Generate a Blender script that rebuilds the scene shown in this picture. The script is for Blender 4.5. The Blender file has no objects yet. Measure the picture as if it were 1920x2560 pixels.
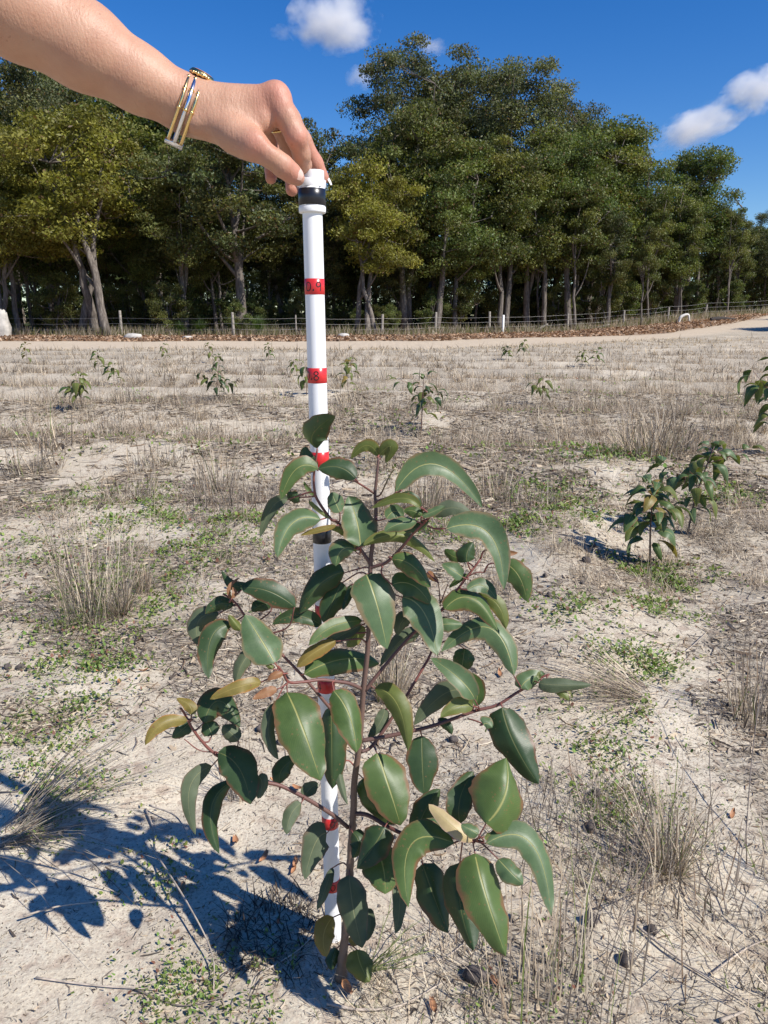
import bpy, math, random
import numpy as np
from mathutils import Vector, Matrix

# ------------------------------------------------------------------ camera, sky, sun, exposure
scene = bpy.context.scene
COL = scene.collection
R = math.radians
CAM_H, PITCH, FPX = 0.86, R(14.1), 1920.0          # photograph is 1920 x 2560
cam_d = bpy.data.cameras.new("camera")
cam = bpy.data.objects.new("camera", cam_d); COL.objects.link(cam)
cam_d.sensor_fit = 'VERTICAL'; cam_d.angle_y = 2 * math.atan(1280 / FPX)
cam_d.clip_start = 0.02; cam_d.clip_end = 9000
cam.location = (0, 0, CAM_H); cam.rotation_euler = (R(90) - PITCH, 0, 0)
scene.camera = cam

SUN_EL, SUN_AZ = R(43.5), R(59)                        # azimuth: 0 = from behind the camera, 90 = from the right
SUN = Vector((math.sin(SUN_AZ) * math.cos(SUN_EL), -math.cos(SUN_AZ) * math.cos(SUN_EL), math.sin(SUN_EL)))
sl = bpy.data.lights.new("sun", 'SUN'); sl.energy = 4.8; sl.angle = R(0.53); sl.color = (1.0, 0.955, 0.88)
so = bpy.data.objects.new("sun", sl); COL.objects.link(so)
so.rotation_euler = (-SUN).to_track_quat('-Z', 'Y').to_euler(); so.location = (3, -3, 6)
w = bpy.data.worlds.new("World"); scene.world = w; w.use_nodes = True
wn = w.node_tree; bg = wn.nodes['Background']
sky = wn.nodes.new('ShaderNodeTexSky'); sky.sky_type = 'NISHITA'; sky.sun_disc = False
sky.sun_elevation = SUN_EL; sky.sun_rotation = math.atan2(SUN.x, SUN.y)
sky.altitude = 300; sky.air_density = 1.0; sky.dust_density = 0.15; sky.ozone_density = 4.0
hs = wn.nodes.new('ShaderNodeHueSaturation'); hs.inputs['Saturation'].default_value = 1.36
hs.inputs['Hue'].default_value = 0.512
wn.links.new(sky.outputs[0], hs.inputs['Color']); wn.links.new(hs.outputs[0], bg.inputs[0])
bg.inputs[1].default_value = 0.099
vs = scene.view_settings; vs.view_transform = 'Standard'; vs.look = 'None'; vs.exposure = 0.46; vs.gamma = 1
scene.cycles.max_bounces = 14; scene.cycles.diffuse_bounces = 3; scene.cycles.transmission_bounces = 5
scene.cycles.volume_bounces = 14; scene.cycles.transparent_max_bounces = 8
scene.cycles.sample_clamp_indirect = 6

# ------------------------------------------------------------------ picture <-> place
CT, ST = math.cos(PITCH), math.sin(PITCH)
def ray(px, py):
    xr, yr = (px - 960) / FPX, (1280 - py) / FPX
    return Vector((xr, CT + yr * ST, -ST + yr * CT))
def PT(px, py, Y):
    d = ray(px, py); t = Y / d.y
    return Vector((d.x * t, Y, CAM_H + d.z * t))

# ------------------------------------------------------------------ noise
def _h(ix, iy, s):
    n = (ix.astype(np.int64) * 374761393 + iy.astype(np.int64) * 668265263 + s * 1442695041) & 0x7fffffff
    n = ((n ^ (n >> 13)) * 1274126177) & 0x7fffffff
    return ((n ^ (n >> 16)) & 0xffff) / 65535.0
def vnoise(x, y, s=0):
    x = np.asarray(x, float); y = np.asarray(y, float)
    ix, iy = np.floor(x), np.floor(y); fx, fy = x - ix, y - iy
    fx = fx * fx * (3 - 2 * fx); fy = fy * fy * (3 - 2 * fy)
    a, b, c, d = _h(ix, iy, s), _h(ix + 1, iy, s), _h(ix, iy + 1, s), _h(ix + 1, iy + 1, s)
    return (a + (b - a) * fx) * (1 - fy) + (c + (d - c) * fx) * fy
def fbm(x, y, s=0, o=3):
    r = 0; a = .5; t = 0
    for i in range(o):
        r = r + a * vnoise(np.asarray(x) * 2 ** i, np.asarray(y) * 2 ** i, s + i * 17); t += a; a *= .5
    return r / t
def sstep(a, b, x):
    t = np.clip((np.asarray(x, float) - a) / (b - a), 0, 1); return t * t * (3 - 2 * t)

# ------------------------------------------------------------------ mesh helpers
def mesh_np(name, V, F, col=None, uv=None, smooth=False):
    V = np.asarray(V, np.float32).reshape(-1, 3); F = np.asarray(F, np.int32)
    n, k = F.shape
    me = bpy.data.meshes.new(name)
    me.vertices.add(len(V)); me.vertices.foreach_set('co', V.ravel())
    me.loops.add(n * k); me.loops.foreach_set('vertex_index', F.ravel())
    me.polygons.add(n); me.polygons.foreach_set('loop_start', np.arange(0, n * k, k, dtype=np.int32))
    me.polygons.foreach_set('loop_total', np.full(n, k, np.int32))
    if smooth: me.polygons.foreach_set('use_smooth', np.ones(n, bool))
    me.update(calc_edges=True)
    if col is not None:
        a = me.color_attributes.new('Col', 'FLOAT_COLOR', 'POINT')
        c = np.ones((len(V), 4), np.float32); c[:, :3] = col; a.data.foreach_set('color', c.ravel())
    if uv is not None:
        l = me.uv_layers.new(name='UVMap')
        l.data.foreach_set('uv', np.asarray(uv, np.float32)[F.ravel()].ravel())
    return me
def obj(name, me, mat=None, parent=None, loc=None, label=None, cat=None, group=None, kind=None):
    o = bpy.data.objects.new(name, me); COL.objects.link(o)
    if mat is not None and me is not None and not me.materials: me.materials.append(mat)
    if parent is not None: o.parent = parent
    if loc is not None: o.location = loc
    if label: o['label'] = label
    if cat: o['category'] = cat
    if group: o['group'] = group
    if kind: o['kind'] = kind
    return o
def empty(name, loc, label, cat, group=None):
    o = obj(name, None, None, None, loc, label, cat, group); o.empty_display_size = .05
    return o
def copy_tree(src, loc=None, rotz=None, scale=None, label=None, group=None, parent=None):
    c = src.copy(); COL.objects.link(c); c.parent = parent
    if loc is not None: c.location = loc
    if rotz is not None: c.rotation_euler = (src.rotation_euler[0], src.rotation_euler[1], rotz)
    if scale is not None: c.scale = scale
    if label: c['label'] = label
    if group: c['group'] = group
    for ch in src.children: copy_tree(ch, parent=c)
    return c
class Geo:
    def __init__(s): s.V = []; s.F = []; s.n = 0; s.C = []
    def add(s, V, F, c=None):
        V = np.asarray(V, float).reshape(-1, 3); F = np.asarray(F, int)
        s.V.append(V); s.F.append(F + s.n); s.n += len(V)
        if c is not None: s.C.append(np.broadcast_to(np.asarray(c, float), (len(V), 3)))
    def mesh(s, name, smooth=True):
        return mesh_np(name, np.concatenate(s.V), np.concatenate(s.F), np.concatenate(s.C) if s.C else None, None, smooth)
    def tube(s, pts, rad, k=8, c=None, cap=True):
        pts = [Vector(p) for p in pts]; n = len(pts)
        if np.isscalar(rad): rad = [rad] * n
        V = []; up = None
        for i, p in enumerate(pts):
            t = (pts[min(i + 1, n - 1)] - pts[max(i - 1, 0)])
            t = t.normalized() if t.length > 1e-9 else Vector((0, 0, 1))
            if up is None:
                up = t.orthogonal().normalized()
            up = (up - t * up.dot(t)); up = up.normalized() if up.length > 1e-6 else t.orthogonal().normalized()
            b = t.cross(up)
            for j in range(k):
                a = 2 * math.pi * j / k
                V.append(p + (up * math.cos(a) + b * math.sin(a)) * rad[i])
        F = [(i * k + j, i * k + (j + 1) % k, (i + 1) * k + (j + 1) % k, (i + 1) * k + j) for i in range(n - 1) for j in range(k)]
        if cap:
            V += [pts[0], pts[-1]]; a, b2 = n * k, n * k + 1
            F += [(a, (j + 1) % k, j, a) for j in range(0)]
            for j in range(0, k, 2):
                F.append((a, (j + 2) % k, (j + 1) % k, j)); q = (n - 1) * k
                F.append((b2, q + j, q + (j + 1) % k, q + (j + 2) % k))
        s.add([tuple(v) for v in V], F, c)
def spline(pts, n):
    P = [np.array(p, float) for p in pts]
    if len(P) == 2: return [P[0] + (P[1] - P[0]) * i / (n - 1) for i in range(n)]
    Q = [2 * P[0] - P[1]] + P + [2 * P[-1] - P[-2]]; out = []; m = len(P) - 1
    for i in range(n):
        u = i / (n - 1) * m; k = min(int(u), m - 1); t = u - k
        a, b, c, d = Q[k:k + 4]
        out.append(.5 * ((2 * b) + (c - a) * t + (2 * a - 5 * b + 4 * c - d) * t * t + (3 * b - a - 3 * c + d) * t ** 3))
    return out
def lathe(profile, k=32):
    V = []; F = []; n = len(profile)
    for (r, z) in profile:
        for j in range(k):
            a = 2 * math.pi * j / k; V.append((r * math.cos(a), r * math.sin(a), z))
    for i in range(n - 1):
        for j in range(k):
            F.append((i * k + j, i * k + (j + 1) % k, (i + 1) * k + (j + 1) % k, (i + 1) * k + j))
    return V, F
def ribbons(b, m, t, wv, c, w2=.75, w3=.2):
    """b, m, t base / middle / tip points (N,3), wv half-width vectors, c colours (N,3)"""
    N = len(b)
    V = np.stack([b - wv, b + wv, m + wv * w2, m - wv * w2, t + wv * w3, t - wv * w3], 1).reshape(-1, 3)
    i = np.arange(N)[:, None] * 6
    F = np.concatenate([i + np.array([[0, 1, 2, 3]]), i + np.array([[3, 2, 4, 5]])], 0)
    return V, F, np.repeat(c, 6, 0)

# ------------------------------------------------------------------ materials
class NT:
    def __init__(s, name):
        s.m = bpy.data.materials.new(name); s.m.use_nodes = True; s.t = s.m.node_tree
        s.b = s.t.nodes['Principled BSDF']; s.out = s.t.nodes['Material Output']
    def n(s, typ, **kw):
        nd = s.t.nodes.new('ShaderNode' + typ)
        for k, v in kw.items(): setattr(nd, k, v)
        return nd
    def l(s, a, b): s.t.links.new(a, b)
    def noise(s, vec, scale, detail=3, rough=.55):
        nd = s.n('TexNoise'); nd.inputs['Scale'].default_value = scale; nd.inputs['Detail'].default_value = detail
        nd.inputs['Roughness'].default_value = rough
        if vec is not None: s.l(vec, nd.inputs['Vector'])
        return nd.outputs[0]
    def ramp(s, fac, stops):
        nd = s.n('ValToRGB'); e = nd.color_ramp.elements
        while len(e) < len(stops): e.new(.5)
        for el, (p, c) in zip(e, stops):
            el.position = p; el.color = (*c, 1) if len(c) == 3 else c
        s.l(fac, nd.inputs[0]); return nd.outputs[0]
    def mix(s, fac, a, b, blend='MIX'):
        nd = s.n('Mix', data_type='RGBA', blend_type=blend)
        for v, i in ((fac, 0), (a, 6), (b, 7)):
            if hasattr(v, 'is_linked'): s.l(v, nd.inputs[i])
            elif i == 0: nd.inputs[0].default_value = v
            else: nd.inputs[i].default_value = (*v, 1)
        return nd.outputs[2]
    def math(s, op, a, b=None, c=None, clamp=False):
        nd = s.n('Math', operation=op, use_clamp=clamp)
        for i, v in enumerate((a, b, c)):
            if v is None: continue
            if hasattr(v, 'is_linked'): s.l(v, nd.inputs[i])
            else: nd.inputs[i].default_value = v
        return nd.outputs[0]
    def bump(s, h, strength, dist):
        nd = s.n('Bump'); nd.inputs['Strength'].default_value = strength; nd.inputs['Distance'].default_value = dist
        s.l(h, nd.inputs['Height']); s.l(nd.outputs[0], s.b.inputs['Normal']); return nd.outputs[0]
    def set(s, **kw):
        for k, v in kw.items():
            i = s.b.inputs[k.replace('_', ' ')]
            if hasattr(v, 'is_linked'): s.l(v, i)
            else: i.default_value = (*v, 1) if isinstance(v, tuple) and len(v) == 3 and i.type == 'RGBA' else v
        return s.m
def simple(name, col, rough=.6, var=.15, scale=20, metallic=0, bump=0, spec=.5):
    t = NT(name); oc = t.n('TexCoord').outputs['Object']
    nz = t.noise(oc, scale)
    a = tuple(max(0, c * (1 - var)) for c in col); b = tuple(min(1, c * (1 + var)) for c in col)
    t.set(Base_Color=t.ramp(nz, [(.3, a), (.7, b)]), Roughness=rough, Metallic=metallic)
    t.b.inputs['Specular IOR Level'].default_value = spec
    if bump: t.bump(t.noise(oc, scale * 3), .6, bump)
    return t.m
def foliage(name, trans=.3, rough=.5, tint=(1.25, 1.35, .55), spec=.3):
    """leaf material that takes each leaf's own colour from the mesh"""
    t = NT(name); a = t.n('VertexColor'); a.layer_name = 'Col'
    t.set(Base_Color=a.outputs[0], Roughness=rough); t.b.inputs['Specular IOR Level'].default_value = spec
    tr = t.n('BsdfTranslucent'); t.l(t.mix(1, a.outputs[0], tint, 'MULTIPLY'), tr.inputs[0])
    mx = t.n('MixShader'); mx.inputs[0].default_value = trans
    t.l(t.b.outputs[0], mx.inputs[1]); t.l(tr.outputs[0], mx.inputs[2]); t.l(mx.outputs[0], t.out.inputs[0])
    return t.m
# ------------------------------------------------------------------ the ground
def track_y(x): return 23.5 + 1.0 * np.maximum(0, np.asarray(x, float) - 1.0) + 1.2 * (fbm(np.asarray(x) * .15, np.asarray(x) * 0, 5) - .5)
def G(x, y):
    x = np.asarray(x, float); y = np.asarray(y, float)
    near = .045 * (fbm(x * 1.9 + 3.1, y * 1.9, 1) - .5) + .018 * (fbm(x * 8, y * 8, 2, 2) - .5)
    fur = sstep(2.6, 5, y) * (1 - sstep(20, 23, y - 1.0 * np.maximum(0, x - 1)))
    ph = (y + .16 * x + .9 * (fbm(x * .35, y * .35, 3) - .5)) / 2.1
    h = near + fur * .055 * np.sin(ph * 2 * math.pi) + .10 * sstep(2, 12, y) * (fbm(x * .3, y * .3, 4) - .5)
    # sandy ridge running past the saplings on the right, hollow they stand in
    h = h + .055 * np.exp(-((x - .62 - .16 * (y - 2.4)) / .20) ** 2 - ((y - 2.75) / .75) ** 2)
    h = h - .03 * np.exp(-((x - .98) / .3) ** 2 - ((y - 2.6) / .5) ** 2)
    # flat round the seedling and the pole
    fl = np.exp(-(((x + .06) / .16) ** 2 + ((y - .88) / .16) ** 2)); h = h * (1 - fl)
    return h + 1.35 * sstep(4, 30, x) * sstep(30, 58, y)
def g1(x, y): return float(G(np.array([x]), np.array([y]))[0])
def GP(px, py):
    d = ray(px, py); z = 0.0
    for _ in range(12):
        t = (z - CAM_H) / d.z; x, y = d.x * t, d.y * t; z = .5 * z + .5 * g1(x, y)
    return Vector((x, y, g1(x, y)))
# where loose litter, green ground cover and bare sand lie (used for colour and for scattering)
GREEN_SPOTS = []
for (px, py, r) in [(120, 1740, .16), (60, 1900, .13), (190, 1680, .12), (1430, 1540, .09), (1590, 1410, .08), (1660, 1510, .10),
                    (1600, 1660, .10), (1690, 1440, .08), (1530, 1790, .08), (1450, 1300, .16), (1370, 1230, .25), (480, 2480, .07),
                    (560, 2520, .06), (250, 1540, .22), (520, 1380, .2), (1300, 1330, .16), (600, 1310, .18), (1460, 1850, .09), (170, 2000, .08),
                    (1350, 2490, .06), (1180, 1330, .2), (1560, 2040, .09), (400, 1300, .2), (330, 1450, .2), (1810, 1230, .2),
                    (700, 2420, .05), (390, 2180, .05), (1730, 1420, .1), (1500, 1150, .3), (280, 1240, .3), (60, 1380, .25)]:
    p = ray(px, py); t = -CAM_H / p.z; GREEN_SPOTS.append((p.x * t, p.y * t, r))
def green_d(x, y):
    g = np.zeros_like(x)
    for (a, b, r) in GREEN_SPOTS: g = np.maximum(g, np.exp(-((x - a) ** 2 + (y - b) ** 2) / (r * r)))
    g = g * sstep(.30, .55, fbm(x * 11, y * 11, 31))
    return np.maximum(g, .42 * sstep(.52, .66, fbm(x * 1.3, y * 1.3, 33)) * sstep(.4, .6, fbm(x * 7, y * 7, 34)) * (1 - sstep(8, 14, y)))
BARE = []
for (px, py, rx, ry) in [(600, 2080, .17, .16), (980, 2250, .18, .12), (1450, 1580, .20, .22), (1330, 1420, .18, .28), (1560, 1330, .18, .28), (800, 1900, .2, .2),
                         (1350, 1900, .12, .12), (150, 1330, .4, .3), (1250, 1380, .2, .25), (1180, 1780, .12, .15), (560, 1180, .5, .3), (1750, 2180, .12, .1),
                         (180, 1050, 1.4, .4), (1600, 1180, .4, .3), (420, 1920, .2, .12), (200, 2430, .3, .2), (1640, 1650, .2, .2), (1500, 1290, .2, .35)]:
    p = ray(px, py); t = -CAM_H / p.z; BARE.append((p.x * t, p.y * t, rx, ry))
def litter_d(x, y):
    d = sstep(.40, .60, fbm(x * 2.3, y * 2.3, 41)) * .9 + .25 * sstep(.4, .7, fbm(x * 11, y * 11, 43))
    d = d + .42 * sstep(1.3, 3.2, y) * (.35 + 1.1 * sstep(.38, .58, fbm(x * .9, y * 1.5, 47)))
    for (a, b, rx, ry) in BARE: d = d * (1 - .85 * np.exp(-((x - a) / rx) ** 2 - ((y - b) / ry) ** 2))
    return np.clip(d, 0, 1)
def grid_axis(lo, hi, fine_lo, fine_hi, step, grow):
    a = list(np.arange(fine_lo, fine_hi, step)); v = a[-1]; s = step
    while v < hi: s *= grow; v += s; a.append(v)
    v = a[0]; s = step
    while v > lo: s *= grow; v -= s; a.insert(0, v)
    return np.array(a)
gx = grid_axis(-900, 900, -1.2, 1.5, .017, 1.05); gy = grid_axis(-60, 1600, .5, 2.8, .017, 1.035)
XX, YY = np.meshgrid(gx, gy, indexing='ij')
ZZ = G(XX, YY)
nx, ny = XX.shape
idx = np.arange(nx * ny).reshape(nx, ny)
GF = np.stack([idx[:-1, :-1], idx[1:, :-1], idx[1:, 1:], idx[:-1, 1:]], -1).reshape(-1, 4)
s_ = YY - track_y(XX)
c_lit = sstep(7.2, 9.2, s_ + 4.2 * sstep(5, 15, XX) + 2.0 * (fbm(XX * .5, YY * .5, 9) - .5))
c_trk = .85 * sstep(-.8, .8, s_ + 1.2 * (fbm(XX * .8, YY * .8, 8) - .5)) * (1 - c_lit)
c_dark = np.clip(litter_d(XX, YY) * (1 - c_trk) * (1 - c_lit) - .22 * sstep(3, 8, YY) * sstep(-.2, .9, np.sin((YY + .16 * XX) / 2.1 * 2 * math.pi)), 0, 1)
gcol = np.stack([c_lit, c_trk, c_dark], -1).reshape(-1, 3)
t = NT('sandy_soil')
va = t.n('VertexColor'); va.layer_name = 'Col'
sp = t.n('SeparateColor'); t.l(va.outputs[0], sp.inputs[0])
pos = t.n('NewGeometry').outputs['Position']
n1, n2, n3 = t.noise(pos, 2.2, 5), t.noise(pos, 26, 4, .65), t.noise(pos, 190, 3, .7)
sand = t.ramp(n1, [(.3, (.46, .390, .290)), (.5, (.56, .487, .372)), (.72, (.65, .575, .452))])
sand = t.mix(t.ramp(n2, [(.36, (1, 1, 1)), (.47, (0, 0, 0))]), sand, (.43, .345, .262))
speck = t.ramp(t.noise(pos, 240, 2, .6), [(.60, (0, 0, 0)), (.68, (1, 1, 1))])
sand = t.mix(t.math('MULTIPLY', speck, .6), sand, (.13, .10, .078))
gr = t.ramp(n3, [(.35, (.38, .38, .38)), (.65, (.60, .60, .60))])
sand = t.mix(.75, sand, gr, 'OVERLAY')
dirt = t.ramp(n2, [(.32, (.080, .066, .052)), (.5, (.165, .138, .106)), (.68, (.30, .25, .19))])
dm = t.math('MULTIPLY', sp.outputs[2], t.ramp(t.noise(pos, 55, 4, .7), [(.38, (.15, .15, .15)), (.62, (1, 1, 1))]), clamp=True)
base = t.mix(t.math('MULTIPLY', dm, .92), sand, dirt)
far = t.ramp(t.noise(pos, 6, 5, .7), [(.3, (.42, .335, .24)), (.55, (.53, .43, .315)), (.75, (.62, .51, .385))])
base = t.mix(sp.outputs[1], base, far)
leafl = t.ramp(t.noise(pos, 9, 5, .75), [(.32, (.14, .085, .055)), (.5, (.29, .175, .105)), (.68, (.44, .30, .19))])
base = t.mix(sp.outputs[0], base, leafl)
hgt = t.math('ADD', t.math('MULTIPLY', n2, 1.0), t.math('MULTIPLY', n3, .35))
t.set(Base_Color=base, Roughness=.92); t.b.inputs['Specular IOR Level'].default_value = .15
t.bump(hgt, .7, .0055)
M_GROUND = t.m
obj('ground', mesh_np('ground', np.stack([XX, YY, ZZ], -1).reshape(-1, 3), GF, gcol, None, True), M_GROUND, kind='structure')

# ------------------------------------------------------------------ dry grass, litter, ground cover
M_GRASS = foliage('dry_grass', .25, .8, (1.1, 1.0, .8), .1)
M_GREEN = foliage('green_herb', .3, .6)
STRAW = np.array([(.60, .49, .35), (.52, .42, .30), (.42, .335, .24), (.68, .59, .45), (.33, .265, .20), (.50, .42, .33)])
GREY = np.array([(.20, .165, .135), (.13, .105, .088), (.30, .25, .205), (.40, .34, .27), (.24, .17, .115), (.09, .075, .065)])
def pick(rng, pal, n, v=.18): return pal[rng.integers(0, len(pal), n)] * rng.uniform(1 - v, 1 + v, (n, 1))
def camfac(x, y, pad=.25):
    """inside the strip of field that the photograph could see (with room for a step aside)"""
    return (np.abs(x) < .52 * (y * 1.0 + .35) + pad + .5 * (y < 3))
# small loose litter lying on the sand
def scatter_litter():
    rng = np.random.default_rng(11); Vs = Geo()
    for (y0, y1, N, L0, L1, wd) in [(.45, 1.7, 70000, .005, .028, .00050), (1.4, 3.8, 85000, .010, .055, .00085), (3.4, 9, 70000, .03, .14, .0021)]:
        y = y0 + (y1 - y0) * rng.random(N) ** .9; x = rng.uniform(-1, 1, N) * (.52 * (y + .35) + .4)
        keep = rng.random(N) < litter_d(x, y) ** 1.5 + .035; x, y = x[keep], y[keep]; n = len(x)
        a = rng.uniform(0, 2 * math.pi, n); L = L0 + (L1 - L0) * rng.random(n) ** 2.2
        z = G(x, y) + .0012 + wd
        d = np.stack([np.cos(a), np.sin(a), rng.normal(0, .13, n)], 1) * L[:, None]
        b = np.stack([x, y, z], 1) - d * .5; tt = b + d
        b[:, 2] = np.maximum(b[:, 2], G(b[:, 0], b[:, 1]) + wd * .7); tt[:, 2] = np.maximum(tt[:, 2], G(tt[:, 0], tt[:, 1]) + wd * .7)
        m = (b + tt) * .5 + np.stack([-np.sin(a), np.cos(a), 0 * a + .4], 1) * (L * rng.normal(0, .10, n))[:, None] * [1, 1, .5]
        m[:, 2] = np.maximum(m[:, 2], G(m[:, 0], m[:, 1]) + wd)
        wv = np.stack([-np.sin(a), np.cos(a), rng.normal(0, .5, n)], 1) * (wd * rng.uniform(.6, 2.1, n) * (1 + 1.4 * (rng.random(n) < .07)))[:, None]
        c = np.where((rng.random(n) < .42)[:, None], pick(rng, STRAW, n), pick(rng, GREY * .85, n))
        Vs.add(*ribbons(b, m, tt, wv, c, .9, .55))
    N = 90000; y = .5 + 1.7 * rng.random(N) ** .9; x = rng.uniform(-1, 1, N) * (.52 * (y + .35) + .3)
    k = rng.random(N) < .25 + .75 * sstep(.35, .6, fbm(x * 5, y * 5, 45)); x, y = x[k], y[k]; N = len(x); a = rng.uniform(0, 6.28, N); L = .0012 + .0075 * rng.random(N) ** 2.5
    d = np.stack([np.cos(a), np.sin(a), rng.normal(0, .25, N)], 1) * L[:, None]; b = np.stack([x, y, G(x, y) + .0008], 1); wv = np.stack([-np.sin(a), np.cos(a), 0 * a], 1) * rng.uniform(.0002, .0007, (N, 1))
    c = np.where((rng.random(N) < .2)[:, None], pick(rng, STRAW, N), pick(rng, GREY * .7, N))
    Vq = np.stack([b - wv, b + wv, b + d + wv * .7, b + d - wv * .7], 1).reshape(-1, 3); Vq[:, 2] = np.maximum(Vq[:, 2], G(Vq[:, 0], Vq[:, 1]) + .0004)
    Vs.add(Vq, np.arange(N * 4).reshape(-1, 4), np.repeat(c, 4, 0))
    obj('ground_litter', Vs.mesh('ground_litter', False), M_GRASS, label='fine dry litter of twigs and grass bits strewn over the sand', cat='litter', kind='stuff')
scatter_litter()
def scatter_green():
    rng = np.random.default_rng(12); g = Geo()
    for (y0, y1, N, s) in [(.5, 1.9, 50000, .0034), (1.7, 4.5, 60000, .0056), (4.2, 12, 60000, .015), (0, 0, -1, .0036)]:
        if N > 0:
            y = y0 + (y1 - y0) * rng.random(N); x = rng.uniform(-1, 1, N) * (.52 * (y + .35) + .4)
            k = rng.random(N) < green_d(x, y) * .9
        else:
            xs, ys = [], []
            for (a_, b_, r_) in GREEN_SPOTS:
                m_ = int(min(1500, 2.2e4 * r_ / b_ ** .7 * .6)); xs.append(rng.normal(a_, r_ * .75, m_)); ys.append(rng.normal(b_, r_ * .75, m_))
            x, y = np.concatenate(xs), np.concatenate(ys); k = (rng.random(len(x)) < sstep(.40, .62, fbm(x * 10, y * 10, 31)) * .9 + .05) & (y > .55); s = .0036 * np.maximum(y[k], .8) ** .85
        x, y = x[k], y[k]; n = len(x)
        a = rng.uniform(0, 2 * math.pi, n); el = rng.uniform(.1, 1.1, n); L = s * rng.uniform(.7, 2.1, n)
        z = G(x, y) + .002 + rng.random(n) ** 2 * s * 2.4
        d = np.stack([np.cos(a) * np.cos(el), np.sin(a) * np.cos(el), np.sin(el)], 1) * L[:, None]
        b = np.stack([x, y, z], 1); wv = np.stack([-np.sin(a), np.cos(a), 0 * a], 1) * (L * rng.uniform(.16, .34, n))[:, None]
        c = np.array([.175, .235, .060]) * rng.uniform(.6, 1.35, (n, 1)) * rng.uniform(.85, 1.15, (n, 3))
        red = rng.random(n) < .07; c[red] = np.array([.22, .10, .07]) * rng.uniform(.7, 1.2, (red.sum(), 1))
        g.add(*ribbons(b - wv * .0, b + d * .55, b + d - [0, 0, .0], wv, c, 1.25, .3))
    obj('ground_cover', g.mesh('ground_cover', False), M_GREEN, label='low green herbs spreading in patches over the sand', cat='ground cover', kind='stuff')
scatter_green()
# grass of the open field, too many blades to count
def scatter_field():
    rng = np.random.default_rng(13); g = Geo()
    for (y0, y1, N, h, wd) in [(2.2, 5.5, 60000, .11, .0010), (5, 11, 115000, .16, .0020), (10.5, 20, 120000, .14, .0048), (19, 34, 70000, .12, .009)]:
        y = y0 + (y1 - y0) * rng.random(N) ** 1.1; x = rng.uniform(-1, 1, N) * (.54 * y + 1.0)
        rowm = .5 + .5 * sstep(-.5, .5, -np.sin((y + .16 * x + .9 * (fbm(x * .35, y * .35, 3) - .5)) / 2.1 * 2 * math.pi)) if y0 > 4 else .5
        dens = sstep(.40, .66, fbm(x * 1.1 + 7, y * 1.1, 51)) * .85 + .30 * sstep(.4, .65, fbm(x * .35, y * .35, 52)) + .55 * sstep(1, 3, x) * sstep(4, 6, y) * (1 - sstep(11, 13, y)) + .16
        dens = dens * rowm * (1 - sstep(-.5, .8, y - track_y(x)))
        k = rng.random(N) < dens; x, y = x[k], y[k]; n = len(x)
        # pull blades together into tussocks
        cx, cy = np.round(x / .34) * .34, np.round(y / .34) * .34
        jx, jy = (_h(cx * 100, cy * 100, 3) - .5) * .3, (_h(cx * 100, cy * 100, 4) - .5) * .3
        f = rng.uniform(.15, .95, n); x = x + (cx + jx - x) * (1 - f); y = y + (cy + jy - y) * (1 - f)
        a = rng.uniform(0, 2 * math.pi, n); H = h * rng.uniform(.25, 1.1, n) * (.55 + .75 * _h(cx * 100, cy * 100, 6))
        lean = np.abs(rng.normal(.72, .45, n))
        tall = rng.random(n) < .05; H = np.where(tall, H * 2.4, H)
        flat = rng.random(n) < .5; lean[flat] = rng.uniform(1.1, 1.45, flat.sum())
        d = np.stack([np.cos(a) * np.sin(lean), np.sin(a) * np.sin(lean), np.cos(lean)], 1) * H[:, None]
        b = np.stack([x, y, G(x, y)], 1)
        m = b + d * .5 + np.stack([0 * a, 0 * a, H * .10], 1)
        wv = np.stack([np.cos(a + 1.6), np.sin(a + 1.6) * .3, 0 * a], 1) * (wd * rng.uniform(.5, 1.2, n))[:, None]
        tone = .80 + .38 * fbm(x * .8, y * .8, 61)
        warm = sstep(17, 26, y)[:, None] * .6
        c = pick(rng, STRAW, n) * (1 - warm) + np.array([.60, .47, .29]) * warm * rng.uniform(.7, 1.2, (n, 1))
        dk = rng.random(n) < .34; c[dk] = pick(rng, GREY, dk.sum())
        g.add(*ribbons(b, m, b + d, wv, c * tone[:, None], .8, .25))
    obj('field_grass', g.mesh('field_grass', False), M_GRASS, label='sparse dry grass covering the open field up to the sand track', cat='grass', kind='stuff')
scatter_field()
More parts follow.
